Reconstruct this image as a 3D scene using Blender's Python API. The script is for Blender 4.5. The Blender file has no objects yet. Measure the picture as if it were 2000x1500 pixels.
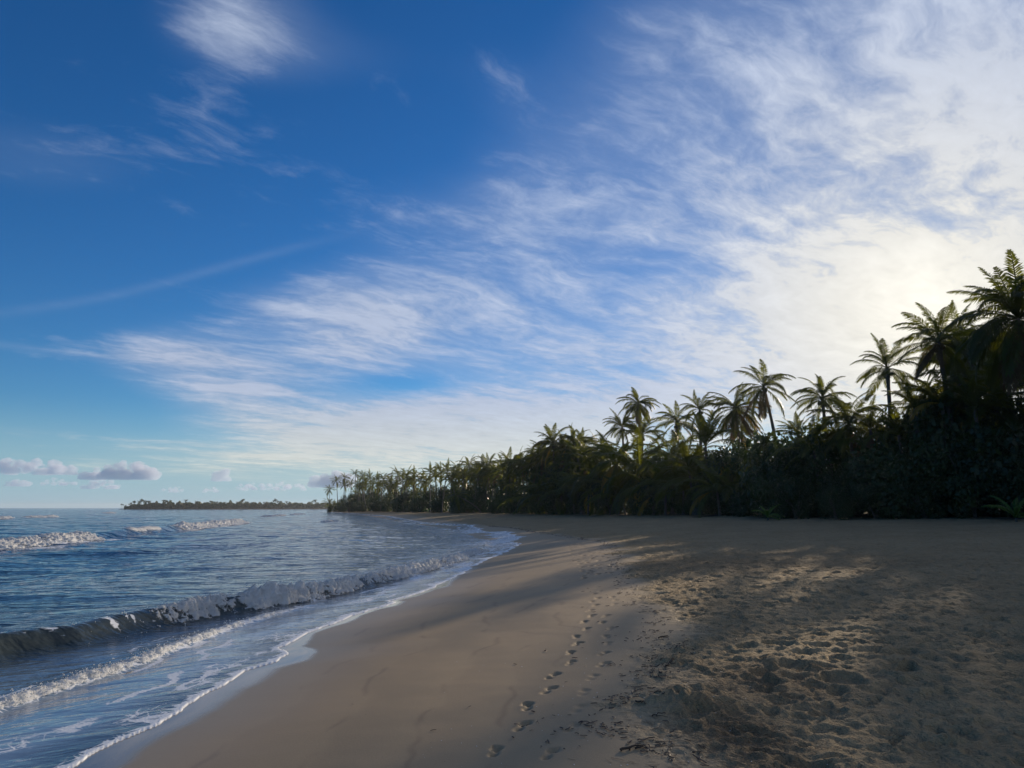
import bpy, math, random
import numpy as np
from mathutils import Vector, Matrix, Euler

# ============================================================ CAMERA, SKY, SUN, EXPOSURE
SC = bpy.context.scene
COL = SC.collection
random.seed(11)
RNG = np.random.RandomState(11)
EYE = 2.0                                   # eye height over the swash line
PITCH = math.atan(241.5 / 1386.0)
cam_data = bpy.data.cameras.new("camera")
cam_data.sensor_width = 36.0
cam_data.lens = 36.0 * 1386.0 / 2000.0
cam_data.clip_start = 0.05
cam_data.clip_end = 60000.0
cam = bpy.data.objects.new("camera", cam_data)
cam.location = (0, 0, EYE)
cam.rotation_euler = (math.pi / 2 + PITCH, 0, 0)
COL.objects.link(cam)
SC.camera = cam

SUN_AZ, SUN_EL = math.radians(31.0), math.radians(13.3)     # azimuth clockwise from +Y
SUN_DIR = Vector((math.sin(SUN_AZ) * math.cos(SUN_EL), math.cos(SUN_AZ) * math.cos(SUN_EL), math.sin(SUN_EL)))


class S:
    """a node socket with arithmetic, so node trees read as formulas"""
    nt = None

    def __init__(s, k): s.k = k

    def __add__(a, b): return M('ADD', a, b)
    def __radd__(a, b): return M('ADD', b, a)
    def __sub__(a, b): return M('SUBTRACT', a, b)
    def __rsub__(a, b): return M('SUBTRACT', b, a)
    def __mul__(a, b): return M('MULTIPLY', a, b)
    def __rmul__(a, b): return M('MULTIPLY', b, a)
    def __truediv__(a, b): return M('DIVIDE', a, b)
    def __pow__(a, b): return M('POWER', a, b)


def plug(v, inp):
    if isinstance(v, S): S.nt.links.new(v.k, inp)
    elif isinstance(v, (tuple, list)) and len(v) == 3 and inp.type == 'RGBA': inp.default_value = (*v, 1)
    else: inp.default_value = v


def M(op, *a, clamp=False):
    n = S.nt.nodes.new('ShaderNodeMath'); n.operation = op; n.use_clamp = clamp
    for i, v in enumerate(a): plug(v, n.inputs[i])
    return S(n.outputs[0])


def sstep(a, b, x):
    n = S.nt.nodes.new('ShaderNodeMapRange'); n.interpolation_type = 'SMOOTHSTEP'
    plug(x, n.inputs['Value']); plug(a, n.inputs['From Min']); plug(b, n.inputs['From Max'])
    return S(n.outputs[0])


def lin(a, b, x, c=0.0, d=1.0):
    n = S.nt.nodes.new('ShaderNodeMapRange')
    plug(x, n.inputs['Value']); plug(a, n.inputs['From Min']); plug(b, n.inputs['From Max'])
    plug(c, n.inputs['To Min']); plug(d, n.inputs['To Max'])
    return S(n.outputs[0])


def xyz(x, y, z=0.0):
    n = S.nt.nodes.new('ShaderNodeCombineXYZ')
    for i, v in enumerate((x, y, z)): plug(v, n.inputs[i])
    return S(n.outputs[0])


def sep(v):
    n = S.nt.nodes.new('ShaderNodeSeparateXYZ'); plug(v, n.inputs[0])
    return [S(o) for o in n.outputs]


def noise(vec, scale, detail=4.0, rough=0.5, dist=0.0, color=False, ntype=None):
    n = S.nt.nodes.new('ShaderNodeTexNoise')
    plug(vec, n.inputs['Vector']); plug(scale, n.inputs['Scale']); plug(detail, n.inputs['Detail'])
    plug(rough, n.inputs['Roughness']); plug(dist, n.inputs['Distortion'])
    if ntype: n.noise_type = ntype
    return S(n.outputs['Color' if color else 'Fac'])


def voronoi(vec, scale, feature='F1', out='Distance', rand=1.0):
    n = S.nt.nodes.new('ShaderNodeTexVoronoi'); n.feature = feature
    plug(vec, n.inputs['Vector']); plug(scale, n.inputs['Scale']); plug(rand, n.inputs['Randomness'])
    return S(n.outputs[out])


def mix(f, a, b, blend='MIX'):
    n = S.nt.nodes.new('ShaderNodeMix'); n.data_type = 'RGBA'; n.blend_type = blend
    plug(f, n.inputs[0]); plug(a, n.inputs[6]); plug(b, n.inputs[7])
    return S(n.outputs[2])


def vmath(op, a, b):
    n = S.nt.nodes.new('ShaderNodeVectorMath'); n.operation = op
    plug(a, n.inputs[0]); plug(b, n.inputs[1])
    return S(n.outputs['Value' if op == 'DOT_PRODUCT' else 'Vector'])


world = bpy.data.worlds.new("World")
SC.world = world
world.use_nodes = True
S.nt = world.node_tree
S.nt.nodes.clear()
_sky = S.nt.nodes.new('ShaderNodeTexSky')
_sky.sky_type = 'NISHITA'
_sky.sun_disc = False
_sky.sun_elevation = SUN_EL
_sky.sun_rotation = SUN_AZ
_sky.altitude = 0.0
_sky.air_density = 1.0
_sky.dust_density = 0.03
_sky.ozone_density = 3.0
_tc = S.nt.nodes.new('ShaderNodeTexCoord')
DIR = S(_tc.outputs['Generated'])
dx, dy, dz = sep(DIR)
az = M('MULTIPLY', M('ARCTAN2', dx, dy), 57.2958)
el = M('MULTIPLY', M('ARCSINE', dz), 57.2958)
zz = M('MAXIMUM', dz, 0.0) + 0.10
px_, py_ = dx / zz, dy / zz                     # the flat sheet high cloud lies in


def blob(a0, e0, ra, re, rot=0.0):
    c, s_ = math.cos(math.radians(rot)), math.sin(math.radians(rot))
    u, v = az - a0, el - e0
    p, q = (u * c + v * s_) / ra, (v * c - u * s_) / re
    return M('EXPONENT', (p * p + q * q) * -1.0)


# domain warp, then fibres drawn out along the wind
wv = noise(xyz(px_, py_), 1.3, 4, 0.55, color=True)
w1, w2, _w = sep(wv)
qx, qy = px_ + (w1 - 0.5) * 0.36, py_ + (w2 - 0.5) * 0.36
ca, sa = math.cos(math.radians(40)), math.sin(math.radians(40))
fu, fv = qx * ca + qy * sa, qy * ca - qx * sa
fib = noise(xyz(fu * 0.55, fv * 1.5, 3.1), 2.6, 10, 0.60, 0.08)
big = noise(xyz(fu * 0.7, fv * 1.0, 7.7), 1.1, 4, 0.5, 0.2)
fine = noise(xyz(fu * 0.9, fv * 1.7, 1.3), 8.0, 9, 0.66, 0.2)
tex = (fib - 0.5) * 0.95 + (big - 0.5) * 0.5 + (fine - 0.5) * 0.62 + 0.5
d_right = (az - el + 35.0) / 1.414 + (big - 0.5) * 22.0
cover = sstep(-7.0, 12.0, d_right) * 0.50 + sstep(12.0, 44.0, d_right) * 0.22
cover = cover + blob(-23.5, 34.2, 6.6, 4.4, 10) * 0.98 + blob(-26.0, 11.2, 5.5, 2.0) * 0.54
cover = cover + blob(-14.0, 14.5, 9.0, 3.6, 8) * 0.46 + blob(-21.5, 7.6, 6.5, 2.0, -12) * 0.46
cover = cover + blob(-36.0, 23.0, 11.0, 3.4, 8) * 0.32 + blob(-4.0, 6.0, 18.0, 3.8, 5) * 0.54
cover = cover + blob(31.0, 11.0, 24.0, 11.0) * 0.38 + blob(-12.0, 34.0, 9.0, 3.0, 5) * 0.22
cover = cover - blob(-8.8, 9.8, 4.5, 1.0, 3) * 0.50 - blob(24.0, 4.6, 18.0, 1.6) * 0.35
cover = cover - blob(13.0, 19.0, 7.0, 2.4, 14) * 0.16
cover = cover + blob(36.0, 32.0, 20.0, 12.0) * 0.16 + sstep(50.0, 80.0, el) * 0.15
thick = sstep(0.0, 0.54, tex - (0.66 - cover * 0.55))
veil = sstep(0.15, 0.95, cover - blob(-24.0, 33.5, 6.0, 4.6, 15) * 0.45) * 0.56
trail_e = el - (12.7 + (az + 36.7) * 0.3655) - M('SINE', az * 0.25) * 0.25
trail = M('EXPONENT', trail_e * trail_e * -7.0) * sstep(-48.0, -27.0, az) * sstep(-10.0, -22.0, az) * 0.085
trail2_e = el - (10.55 - (az + 36.0) * 0.03)
trail2 = M('EXPONENT', trail2_e * trail2_e * -14.0) * sstep(-50.0, -34.0, az) * sstep(-27.5, -31.0, az) * 0.10
fade = sstep(0.5, 4.0, el)
alpha = M('MINIMUM', (thick * 0.64 + veil * (tex + 0.5) + (trail + trail2) * (fine + 0.5)) * fade, 1.0)

cosg = vmath('DOT_PRODUCT', DIR, tuple(SUN_DIR))
g = M('MAXIMUM', cosg, 0.0)
glow = 0.72 + (g ** 4.0) * 0.14 + (g ** 70.0) * 0.10 + (g ** 400.0) * 0.14   # forward scattering in thin ice cloud
lit = mix(M('MINIMUM', g ** 30.0, 1.0), (0.57, 0.67, 0.89), (0.95, 0.92, 0.83))
lit = mix(sstep(10.0, 2.0, el), lit, (0.86, 0.91, 0.86))
cloud_col = mix(1.0, lit, glow * (0.70 + (fib * 0.45 + fine * 0.55) * 0.60), 'MULTIPLY')
SKY_STRENGTH = 0.10
hs = S.nt.nodes.new('ShaderNodeHueSaturation')
hs.inputs['Saturation'].default_value = 1.25
hs.inputs['Value'].default_value = 0.87
S.nt.links.new(_sky.outputs[0], hs.inputs['Color'])
sky_col = mix(1.0, S(hs.outputs[0]), (0.62, 0.92, 1.22), 'MULTIPLY')
sky_col = mix(sstep(8.0, -0.5, el) * 0.9, sky_col, (3.3, 5.0, 6.3))         # sea haze low down
final = mix(alpha, sky_col, mix(1.0, cloud_col, (1 / SKY_STRENGTH,) * 3, 'MULTIPLY'))
bg = S.nt.nodes.new('ShaderNodeBackground')
plug(final, bg.inputs['Color'])
bg.inputs['Strength'].default_value = SKY_STRENGTH
wo = S.nt.nodes.new('ShaderNodeOutputWorld')
S.nt.links.new(bg.outputs[0], wo.inputs['Surface'])
for n in S.nt.nodes:
    if n.bl_idname == 'ShaderNodeMix': n.clamp_result = False
world.cycles.sampling_method = 'MANUAL'
world.cycles.sample_map_resolution = 512

sun_data = bpy.data.lights.new("sun", 'SUN')
sun_data.energy = 5.0
sun_data.angle = math.radians(0.7)
sun_data.color = (1.0, 0.82, 0.60)
sun = bpy.data.objects.new("sun", sun_data)
sun.rotation_euler = (-SUN_DIR).to_track_quat('-Z', 'Y').to_euler()
sun.location = (60, 60, 60)
COL.objects.link(sun)
SC.view_settings.view_transform = 'Standard'
SC.view_settings.look = 'None'
SC.view_settings.exposure = 0.0
SC.view_settings.gamma = 1.0
SC.view_settings.use_curve_mapping = False

# ============================================================ SMALL HELPERS
def link(name, me, parent=None, loc=None):
    o = bpy.data.objects.new(name, me); COL.objects.link(o)
    if parent: o.parent = parent
    if loc is not None: o.location = loc
    return o


def tag(o, label=None, cat=None, group=None, kind=None):
    for k, v in (('label', label), ('category', cat), ('group', group), ('kind', kind)):
        if v: o[k] = v
    return o


def mesh_np(name, V, F, mat=None, smooth=True, attrs=None):
    """V (n,3); F (m,3) or (m,4) or list of such arrays"""
    me = bpy.data.meshes.new(name)
    Fs = F if isinstance(F, list) else [F]
    Fs = [np.asarray(f, np.int32) for f in Fs if len(f)]
    loops = np.concatenate([f.ravel() for f in Fs])
    tot = np.concatenate([np.full(len(f), f.shape[1], np.int32) for f in Fs])
    start = np.concatenate([[0], np.cumsum(tot)[:-1]]).astype(np.int32)
    me.vertices.add(len(V)); me.vertices.foreach_set('co', np.asarray(V, np.float32).ravel())
    me.loops.add(len(loops)); me.loops.foreach_set('vertex_index', loops.astype(np.int32))
    me.polygons.add(len(tot)); me.polygons.foreach_set('loop_start', start)
    me.polygons.foreach_set('use_smooth', np.full(len(tot), smooth))
    for k, a in (attrs or {}).items():
        at = me.attributes.new(k, 'FLOAT', 'POINT'); at.data.foreach_set('value', np.asarray(a, np.float32))
    me.update(calc_edges=True); me.validate()
    if mat: me.materials.append(mat)
    return me


def smooth01(a, b, x):
    t = np.clip((x - a) / (b - a), 0, 1); return t * t * (3 - 2 * t)


_perm = np.random.RandomState(5).permutation(1024)
_grad = np.random.RandomState(6).uniform(0, 2 * np.pi, 1024)
_gx, _gy = np.cos(_grad), np.sin(_grad)


def perlin(x, y):
    xi, yi = np.floor(x).astype(np.int64), np.floor(y).astype(np.int64)
    fx, fy = x - xi, y - yi
    u, v = fx ** 3 * (fx * (fx * 6 - 15) + 10), fy ** 3 * (fy * (fy * 6 - 15) + 10)

    def gr(ix, iy, ax, ay):
        h = _perm[(_perm[ix & 1023] + iy) & 1023]
        return _gx[h] * ax + _gy[h] * ay
    a, b = gr(xi, yi, fx, fy), gr(xi + 1, yi, fx - 1, fy)
    c, d = gr(xi, yi + 1, fx, fy - 1), gr(xi + 1, yi + 1, fx - 1, fy - 1)
    return (a + u * (b - a) + v * ((c + u * (d - c)) - (a + u * (b - a)))) * 1.5


def fbm(x, y, oct=4, gain=0.5):
    t, a, f = 0, 1.0, 1.0
    for i in range(oct):
        t = t + a * perlin(x * f + 17.3 * i, y * f - 9.1 * i); a *= gain; f *= 2.03
    return t


def hash2(ix, iy, k):
    return _perm[(_perm[(_perm[ix & 1023] + iy) & 1023] + k) & 1023] / 1023.0


def pits(x, y, cell, rmin, rmax, seed, chance=1.0):
    """trodden hollows with soft rims, one in most cells of a jittered grid"""
    cx, cy = x / cell, y / cell
    ix, iy = np.floor(cx).astype(np.int64), np.floor(cy).astype(np.int64)
    out = np.zeros_like(x)
    for i in (-1, 0, 1):
        for j in (-1, 0, 1):
            a, b = ix + i, iy + j
            ox = (a + hash2(a, b, seed)) * cell - x; oy = (b + hash2(a, b, seed + 7)) * cell - y
            ang = hash2(a, b, seed + 13) * 6.283
            e = 0.55 + 0.45 * hash2(a, b, seed + 19)
            p, q = ox * np.cos(ang) + oy * np.sin(ang), (oy * np.cos(ang) - ox * np.sin(ang)) / e
            R = rmin + (rmax - rmin) * hash2(a, b, seed + 23)
            d2 = (p * p + q * q) / (R * R)
            dep = R * (0.25 + 0.35 * hash2(a, b, seed + 29)) * (hash2(a, b, seed + 31) < chance)
            out += dep * (0.42 * np.exp(-(np.sqrt(d2) - 1.38) ** 2 * 10.0) - np.exp(-d2 ** 2.8))
    return out


# ============================================================ MATERIALS
def material(name):
    m = bpy.data.materials.new(name); m.use_nodes = True
    S.nt = m.node_tree; S.nt.nodes.clear()
    return m


def out(sh, disp=None):
    o = S.nt.nodes.new('ShaderNodeOutputMaterial'); S.nt.links.new(sh, o.inputs['Surface'])


def principled(base, rough=0.6, normal=None, spec=0.5, ior=None, metallic=0.0, alpha=None):
    n = S.nt.nodes.new('ShaderNodeBsdfPrincipled')
    plug(base, n.inputs['Base Color']); plug(rough, n.inputs['Roughness']); plug(metallic, n.inputs['Metallic'])
    plug(spec, n.inputs['Specular IOR Level'])
    if ior: n.inputs['IOR'].default_value = ior
    if normal is not None: S.nt.links.new(normal, n.inputs['Normal'])
    return n.outputs[0]


def bump(h, strength=0.5, dist=0.01, prev=None):
    n = S.nt.nodes.new('ShaderNodeBump')
    plug(h, n.inputs['Height']); plug(strength, n.inputs['Strength']); plug(dist, n.inputs['Distance'])
    if prev is not None: S.nt.links.new(prev, n.inputs['Normal'])
    return n.outputs[0]


def attr(name):
    n = S.nt.nodes.new('ShaderNodeAttribute'); n.attribute_name = name; return S(n.outputs['Fac'])


def pos():
    n = S.nt.nodes.new('ShaderNodeNewGeometry'); return S(n.outputs['Position'])


def objco():
    n = S.nt.nodes.new('ShaderNodeTexCoord'); return S(n.outputs['Object'])


def orand():
    n = S.nt.nodes.new('ShaderNodeObjectInfo'); return S(n.outputs['Random'])


def mixsh(f, a, b):
    n = S.nt.nodes.new('ShaderNodeMixShader'); plug(f, n.inputs[0])
    S.nt.links.new(a, n.inputs[1]); S.nt.links.new(b, n.inputs[2]); return n.outputs[0]


def translucent(col):
    n = S.nt.nodes.new('ShaderNodeBsdfTranslucent'); plug(col, n.inputs[0]); return n.outputs[0]


def leaf_mat(name, c1, c2, t1, rough=0.45, tr=0.45):
    m = material(name)
    r = orand(); p = objco()
    f = noise(p, 1.3, 3) * 0.6 + r * 0.5 - 0.05
    base = mix(sstep(0.25, 0.8, f), c1, c2)
    sh = mixsh(tr, principled(base, rough, spec=0.4), translucent(mix(sstep(0.2, 0.9, f), t1, tuple(v * 1.25 for v in t1))))
    out(sh); return m


MAT = {}
MAT['frond'] = leaf_mat('green_frond', (0.024, 0.043, 0.010), (0.046, 0.066, 0.013), (0.150, 0.165, 0.010), tr=0.45)
MAT['frond_yellow'] = leaf_mat('yellow_frond', (0.16, 0.11, 0.015), (0.22, 0.15, 0.02), (0.42, 0.26, 0.02), tr=0.5)
MAT['frond_dead'] = leaf_mat('dead_frond', (0.10, 0.070, 0.035), (0.15, 0.10, 0.05), (0.16, 0.10, 0.04), rough=0.8, tr=0.3)
MAT['leaf'] = leaf_mat('shrub_leaf', (0.018, 0.034, 0.010), (0.036, 0.058, 0.016), (0.06, 0.095, 0.012), tr=0.25)
MAT['young'] = leaf_mat('young_leaf', (0.05, 0.11, 0.015), (0.07, 0.14, 0.02), (0.12, 0.22, 0.02), tr=0.45)

m = material('palm_bark')
p = objco(); x, y, z = sep(p)
ring = M('FRACT', z * 5.0 + noise(p, 2.0, 2) * 0.6)
base = mix(noise(p, 6.0, 5), (0.07, 0.060, 0.05), (0.15, 0.13, 0.11))
base = mix(sstep(0.0, 0.14, ring) * sstep(0.4, 0.16, ring) * 0.5, base, (0.06, 0.05, 0.04))
out(principled(base, 0.85, bump(ring * 0.6 + noise(p, 20.0, 4), 0.6, 0.03))); MAT['bark'] = m

m = material('coconut_husk')
out(principled(mix(orand(), (0.10, 0.11, 0.03), (0.16, 0.10, 0.03)), 0.5)); MAT['nut'] = m

m = material('branch_bark')
out(principled(mix(noise(objco(), 5.0, 4), (0.06, 0.05, 0.04), (0.13, 0.11, 0.09)), 0.85)); MAT['branch'] = m

m = material('weathered_stick')
out(principled(mix(noise(objco(), 30.0, 4), (0.035, 0.022, 0.014), (0.07, 0.048, 0.03)), 0.85)); MAT['stick'] = m

m = material('seaweed')
out(principled(mix(noise(pos(), 9.0, 3), (0.022, 0.014, 0.010), (0.055, 0.032, 0.018)), 0.6)); MAT['weed'] = m

m = material('dry_seagrass')
out(principled(mix(noise(pos(), 7.0, 3), (0.17, 0.105, 0.052), (0.30, 0.21, 0.12)), 0.8)); MAT['seagrass'] = m

m = material('shell')
out(principled((0.62, 0.57, 0.50), 0.4)); MAT['shell'] = m

# sand: smooth damp slope by the water, pale trodden dry sand above, leaf litter under the trees
m = material('sand')
p = pos(); x, y, z = sep(p)
dry, wet, weed, litter = attr('dry'), attr('wet'), attr('weed'), attr('litter')
n1 = noise(p, 0.5, 4, 0.55); n2 = noise(p, 5.0, 5, 0.6); n3 = noise(p, 160.0, 3, 0.6); n4 = noise(xyz(x * 0.9, y * 3.0, z), 1.2, 4, 0.5)
damp = mix(n1 * 0.6 + n4 * 0.4, (0.280, 0.208, 0.122), (0.345, 0.258, 0.154))
drys = mix(sstep(0.3, 0.7, n2 * 0.5 + n1 * 0.5), (0.262, 0.192, 0.106), (0.360, 0.270, 0.154))
damp = mix(attr('swash') * 0.42, damp, (0.150, 0.104, 0.068))
base = mix(dry, damp, drys)
base = mix(wet, base, (0.150, 0.117, 0.084))
base = mix(weed * sstep(0.30, 0.62, n2 * 0.6 + noise(p, 30.0, 4) * 0.4), base, (0.215, 0.140, 0.076))
base = mix(litter * sstep(0.35, 0.55, n2 * 0.5 + n1 * 0.5), base, (0.055, 0.040, 0.026))
base = mix(1.0, base, 0.72 + n3 * 0.56, 'MULTIPLY')
speck = sstep(0.055, 0.03, voronoi(p, 9.0)) * sstep(0.80, 0.86, noise(p, 3.0, 2) + (1.0 - dry) * 0.32)
base = mix(dry * sstep(0.60, 0.72, noise(p, 3.2, 4, 0.6)) * 0.35, base, (0.150, 0.105, 0.062))
base = mix(speck * 0.7, base, (0.03, 0.02, 0.015))
rough = 0.92 - wet * 0.72 - (1.0 - dry) * 0.30
hgt = n3 * 0.25 + noise(p, 45.0, 4, 0.6) * 0.6 + n2 * 0.8 * dry
hgt = hgt + noise(xyz(x * 16.0 + y * 9.0, y * 34.0 - x * 9.0, z), 2.2, 4, 0.6) * weed * 1.6
nrm = bump(noise(p, 2.2, 5, 0.7) + noise(p, 6.0, 3, 0.6) * 0.5, dry * 0.85, 0.20)
nrm = bump(hgt, (0.12 + dry * 0.70) * (1.0 - wet), 0.035, nrm)
out(principled(base, rough, nrm, spec=0.10 + wet * 0.45)); MAT['sand'] = m

# sea
m = material('sea_water')
p = pos(); x, y, z = sep(p)
foam, deep, film, brown = attr('foam'), attr('deep'), attr('film'), attr('brown'); calm = attr('calm')
body = mix(deep, (0.050, 0.085, 0.115), (0.004, 0.050, 0.115))
body = mix(calm * 0.85, body, (0.20, 0.265, 0.34))
body = mix(brown, body, (0.030, 0.036, 0.028))
dist = M('SQRT', x * x + y * y)
# ripples run along the shore; each band of wavelengths ends where it gets smaller than the eye can part
ra, rb = x * 0.92 + y * 0.40, y * 0.92 - x * 0.40
rip1 = noise(xyz(ra * 0.55, rb * 1.0, z), 5.5, 3, 0.55, 0.4)
rip2 = noise(xyz(ra * 0.35, rb * 0.9, 4.0), 1.3, 4, 0.6, 0.5)
rip3 = noise(xyz(ra * 0.25, rb * 0.8, 9.0), 0.22, 5, 0.65, 0.3)
nr = bump(rip1, 0.75 * (1.0 - calm * 0.72), 0.045)
nr = bump(rip2, 1.0 * (1.0 - calm * 0.8), 0.26, nr)
nr = bump(rip3, deep * 0.9, 1.1, nr)
wv = noise(p, 2.5, 3, 0.5, color=True)
lace_p = vmath('ADD', p, vmath('MULTIPLY', wv, (0.35, 0.35, 0.0)))
cell = voronoi(lace_p, 2.6, 'DISTANCE_TO_EDGE')
cell2 = voronoi(lace_p, 8.0, 'DISTANCE_TO_EDGE')
lace = M('MAXIMUM', sstep(0.12, 0.0, cell), sstep(0.16, 0.0, cell2) * 0.8)
fo = sstep(0.0, 0.35, foam * 1.35 + (lace - 0.55) * 0.55 + (noise(p, 7.0, 5, 0.65) - 0.5) * 0.7 - 0.42)
water = principled(body, 0.07, nr, spec=0.5, ior=1.33)
foamsh = principled(mix(noise(p, 25.0, 3), (0.55, 0.58, 0.60), (0.78, 0.80, 0.82)), 0.55, bump(noise(p, 40.0, 3), 0.4, 0.02))
tr = S.nt.nodes.new('ShaderNodeBsdfTransparent')
gl = S.nt.nodes.new('ShaderNodeBsdfGlossy'); gl.inputs['Roughness'].default_value = 0.10
S.nt.links.new(nr, gl.inputs['Normal'])
fr = S.nt.nodes.new('ShaderNodeFresnel'); fr.inputs['IOR'].default_value = 1.33; S.nt.links.new(nr, fr.inputs['Normal'])
thin = mixsh(S(fr.outputs[0]), tr.outputs[0], gl.outputs[0])
out(mixsh(fo, mixsh(film * 0.85, water, thin), foamsh)); MAT['sea'] = m

m = material('white_water')
p = pos(); x, y, z = sep(p)
cov = attr('cover')
st = xyz((x * 0.9 + y * 0.35) * 0.45, y * 0.92 - x * 0.38, z * 1.2)          # streaks fall down the face
n_s = noise(st, 9.0, 6, 0.7, 0.4)
n_f = noise(p, 16.0, 5, 0.75)
a_ = sstep(0.0, 0.30, cov * 1.25 + (n_s - 0.5) * 2.0 + (n_f - 0.5) * 1.1 - 0.40)
col = mix(sstep(0.36, 0.58, n_s * 0.6 + n_f * 0.4), (0.78, 0.78, 0.75), (0.97, 0.98, 0.98))
fo = mixsh(0.45, principled(col, 0.45, bump(n_s + n_f * 0.8, 0.9, 0.07)), translucent((0.95, 0.96, 0.95)))
tr = S.nt.nodes.new('ShaderNodeBsdfTransparent')
out(mixsh(a_, tr.outputs[0], fo)); MAT['foam'] = m

# ============================================================ THE SHORE AS FUNCTIONS
def curve(pts):
    a = np.array(pts, float)

    def f(v): return np.interp(v, a[:, 0], a[:, 1])
    return f


def smooth_curve(pts, w):
    """polyline rounded by averaging over a window that widens with distance"""
    f = curve(pts)

    def g(v):
        v = np.asarray(v, float); k = w * (1 + np.maximum(v, 0) * 0.06)
        return sum(f(v + k * o) for o in (-1.0, -0.66, -0.33, 0, 0.33, 0.66, 1.0)) / 7.0
    return g


shore = smooth_curve([(-80, -6), (0, -3.6), (6, -3.5), (9, -3.35), (12.5, -3.2), (15.7, -2.6), (18.4, -2.0), (23.5, -1.45),
                      (32, -0.45), (40, 0.2), (50, 0.3), (60, -0.9), (80, -4.6), (100, -12), (122, -17.5), (173, -30),
                      (249, -53), (340, -84), (400, -104)], 1.5)
edge_raw = curve([(-80, -6), (0, -3.6), (4.6, -3.62), (5.97, -3.47), (6.5, -3.44), (7.0, -3.30), (7.3, -3.36), (7.7, -3.32), (8.66, -3.31),
                  (9.3, -3.25), (9.7, -3.08), (10.2, -3.02), (10.5, -3.12), (10.83, -3.36), (11.27, -3.32), (12.08, -3.33),
                  (12.9, -3.12), (14.2, -2.91), (15.75, -2.5), (16.1, -2.62), (18.4, -1.99), (23.5, -1.46), (25.5, -1.32),
                  (32.3, -0.45), (40.3, 0.51), (43.3, -0.03), (49.6, 0.63), (60.5, -0.3), (63.1, -2.32), (80.8, -4.2),
                  (100.6, -12.1), (121.9, -17.3), (173.4, -29.5), (248.7, -53), (340, -84), (400, -104)])
dryline = smooth_curve([(-80, 0.5), (0, 0.9), (4.6, 1.05), (5.7, 1.12), (7, 1.44), (9.5, 2.05), (16, 2.67), (22.7, 3.6), (35, 4.7),
                        (46, 3.4), (66, 0.3), (108, -11.0), (173, -25), (249, -49.5), (340, -81), (400, -101)], 0.5)
trees = smooth_curve([(-80, 31), (20, 30), (32, 29), (40, 26), (46, 22.5), (52, 19), (64, 15.6), (85, 12.2), (103, 6.5), (120, 0.5), (150, -9.5),
                      (180, -19), (250, -45), (350, -86), (400, -100)], 2.0)
tree_z = curve([(-80, 1.3), (40, 1.25), (52, 1.22), (85, 1.12), (120, 1.0), (180, 0.72), (250, 0.55), (350, 0.5), (400, 0.4)])


def along(f, x, y):
    d = (f(y + 0.75) - f(y - 0.75)) / 1.5
    return (x - f(y)) / np.sqrt(1 + d * d)


def inland(x, y):
    s = along(shore, x, y)
    e = (392.0 - y) * 0.9
    h = np.clip(0.5 + (e - s) / 16.0, 0, 1)
    return e * (1 - h) + s * h - 8.0 * h * (1 - h)


def waterline(x, y):
    far = smooth01(20, 60, y)
    d = (shore(y + 0.75) - shore(y - 0.75)) / 1.5
    s = (x - edge_raw(y) - 0.10 * fbm(y * 0.9, x * 0 + 3.3, 3) * (1 + 4 * far)) / np.sqrt(1 + d * d)
    return np.minimum(s, (392.0 - y) * 0.9)


def sand_base(x, y):
    s = inland(x, y)
    st = np.maximum((trees(y) - shore(y)) * 0.92, 6.0)
    zt = tree_z(y)
    under = np.where(s > -3.5, 0.066 * s, -0.231 + 0.035 * (s + 3.5))
    face = 0.078 * s
    L = 4.3
    up = 0.335 + (zt - 0.335) * np.clip((s - L) / np.maximum(st - L, 1.0), 0, 1.6) ** 0.9
    k = smooth01(-0.9, 0.9, s - L)
    z = np.where(s < 0, under, face * (1 - k) + up * k)
    return np.maximum(z, -2.5)


def ground_z(x, y):
    return float(sand_base(np.array([float(x)]), np.array([float(y)]))[0])


PR = math.pi / 180


def at(px, py, d):
    """the point that stands d metres ahead of the camera on the line of sight through photo pixel px, py"""
    a, b = (px - 1000) / 1386.0, (750 - py) / 1386.0
    yy = math.cos(PITCH) - b * math.sin(PITCH); zz = math.sin(PITCH) + b * math.cos(PITCH)
    t = d / yy
    return Vector((a * t, d, EYE + zz * t))


def at_ground(px, py):
    z = 0.4
    for i in range(30):
        a, b = (px - 1000) / 1386.0, (750 - py) / 1386.0
        yy = math.cos(PITCH) - b * math.sin(PITCH); zz = math.sin(PITCH) + b * math.cos(PITCH)
        t = (z - EYE) / zz
        z = 0.5 * z + 0.5 * ground_z(a * t, yy * t)
    return a * t, yy * t, z


# ============================================================ GROUND: ONE SHEET OF SAND
def polar(r, ang):
    R, A = np.meshgrid(r, ang, indexing='ij')
    X, Y = R * np.sin(A), R * np.cos(A)
    nr, na = R.shape
    i = np.arange(nr * na).reshape(nr, na)
    q = np.stack([i[:-1, :-1], i[:-1, 1:], i[1:, 1:], i[1:, :-1]], -1).reshape(-1, 4)
    return X.ravel(), Y.ravel(), q


def cull(V, F, keep, attrs):
    F = F[keep]
    used = np.zeros(len(V), bool); used[F.ravel()] = True
    idx = np.cumsum(used) - 1
    return V[used], idx[F], {k: a[used] for k, a in attrs.items()}


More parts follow.
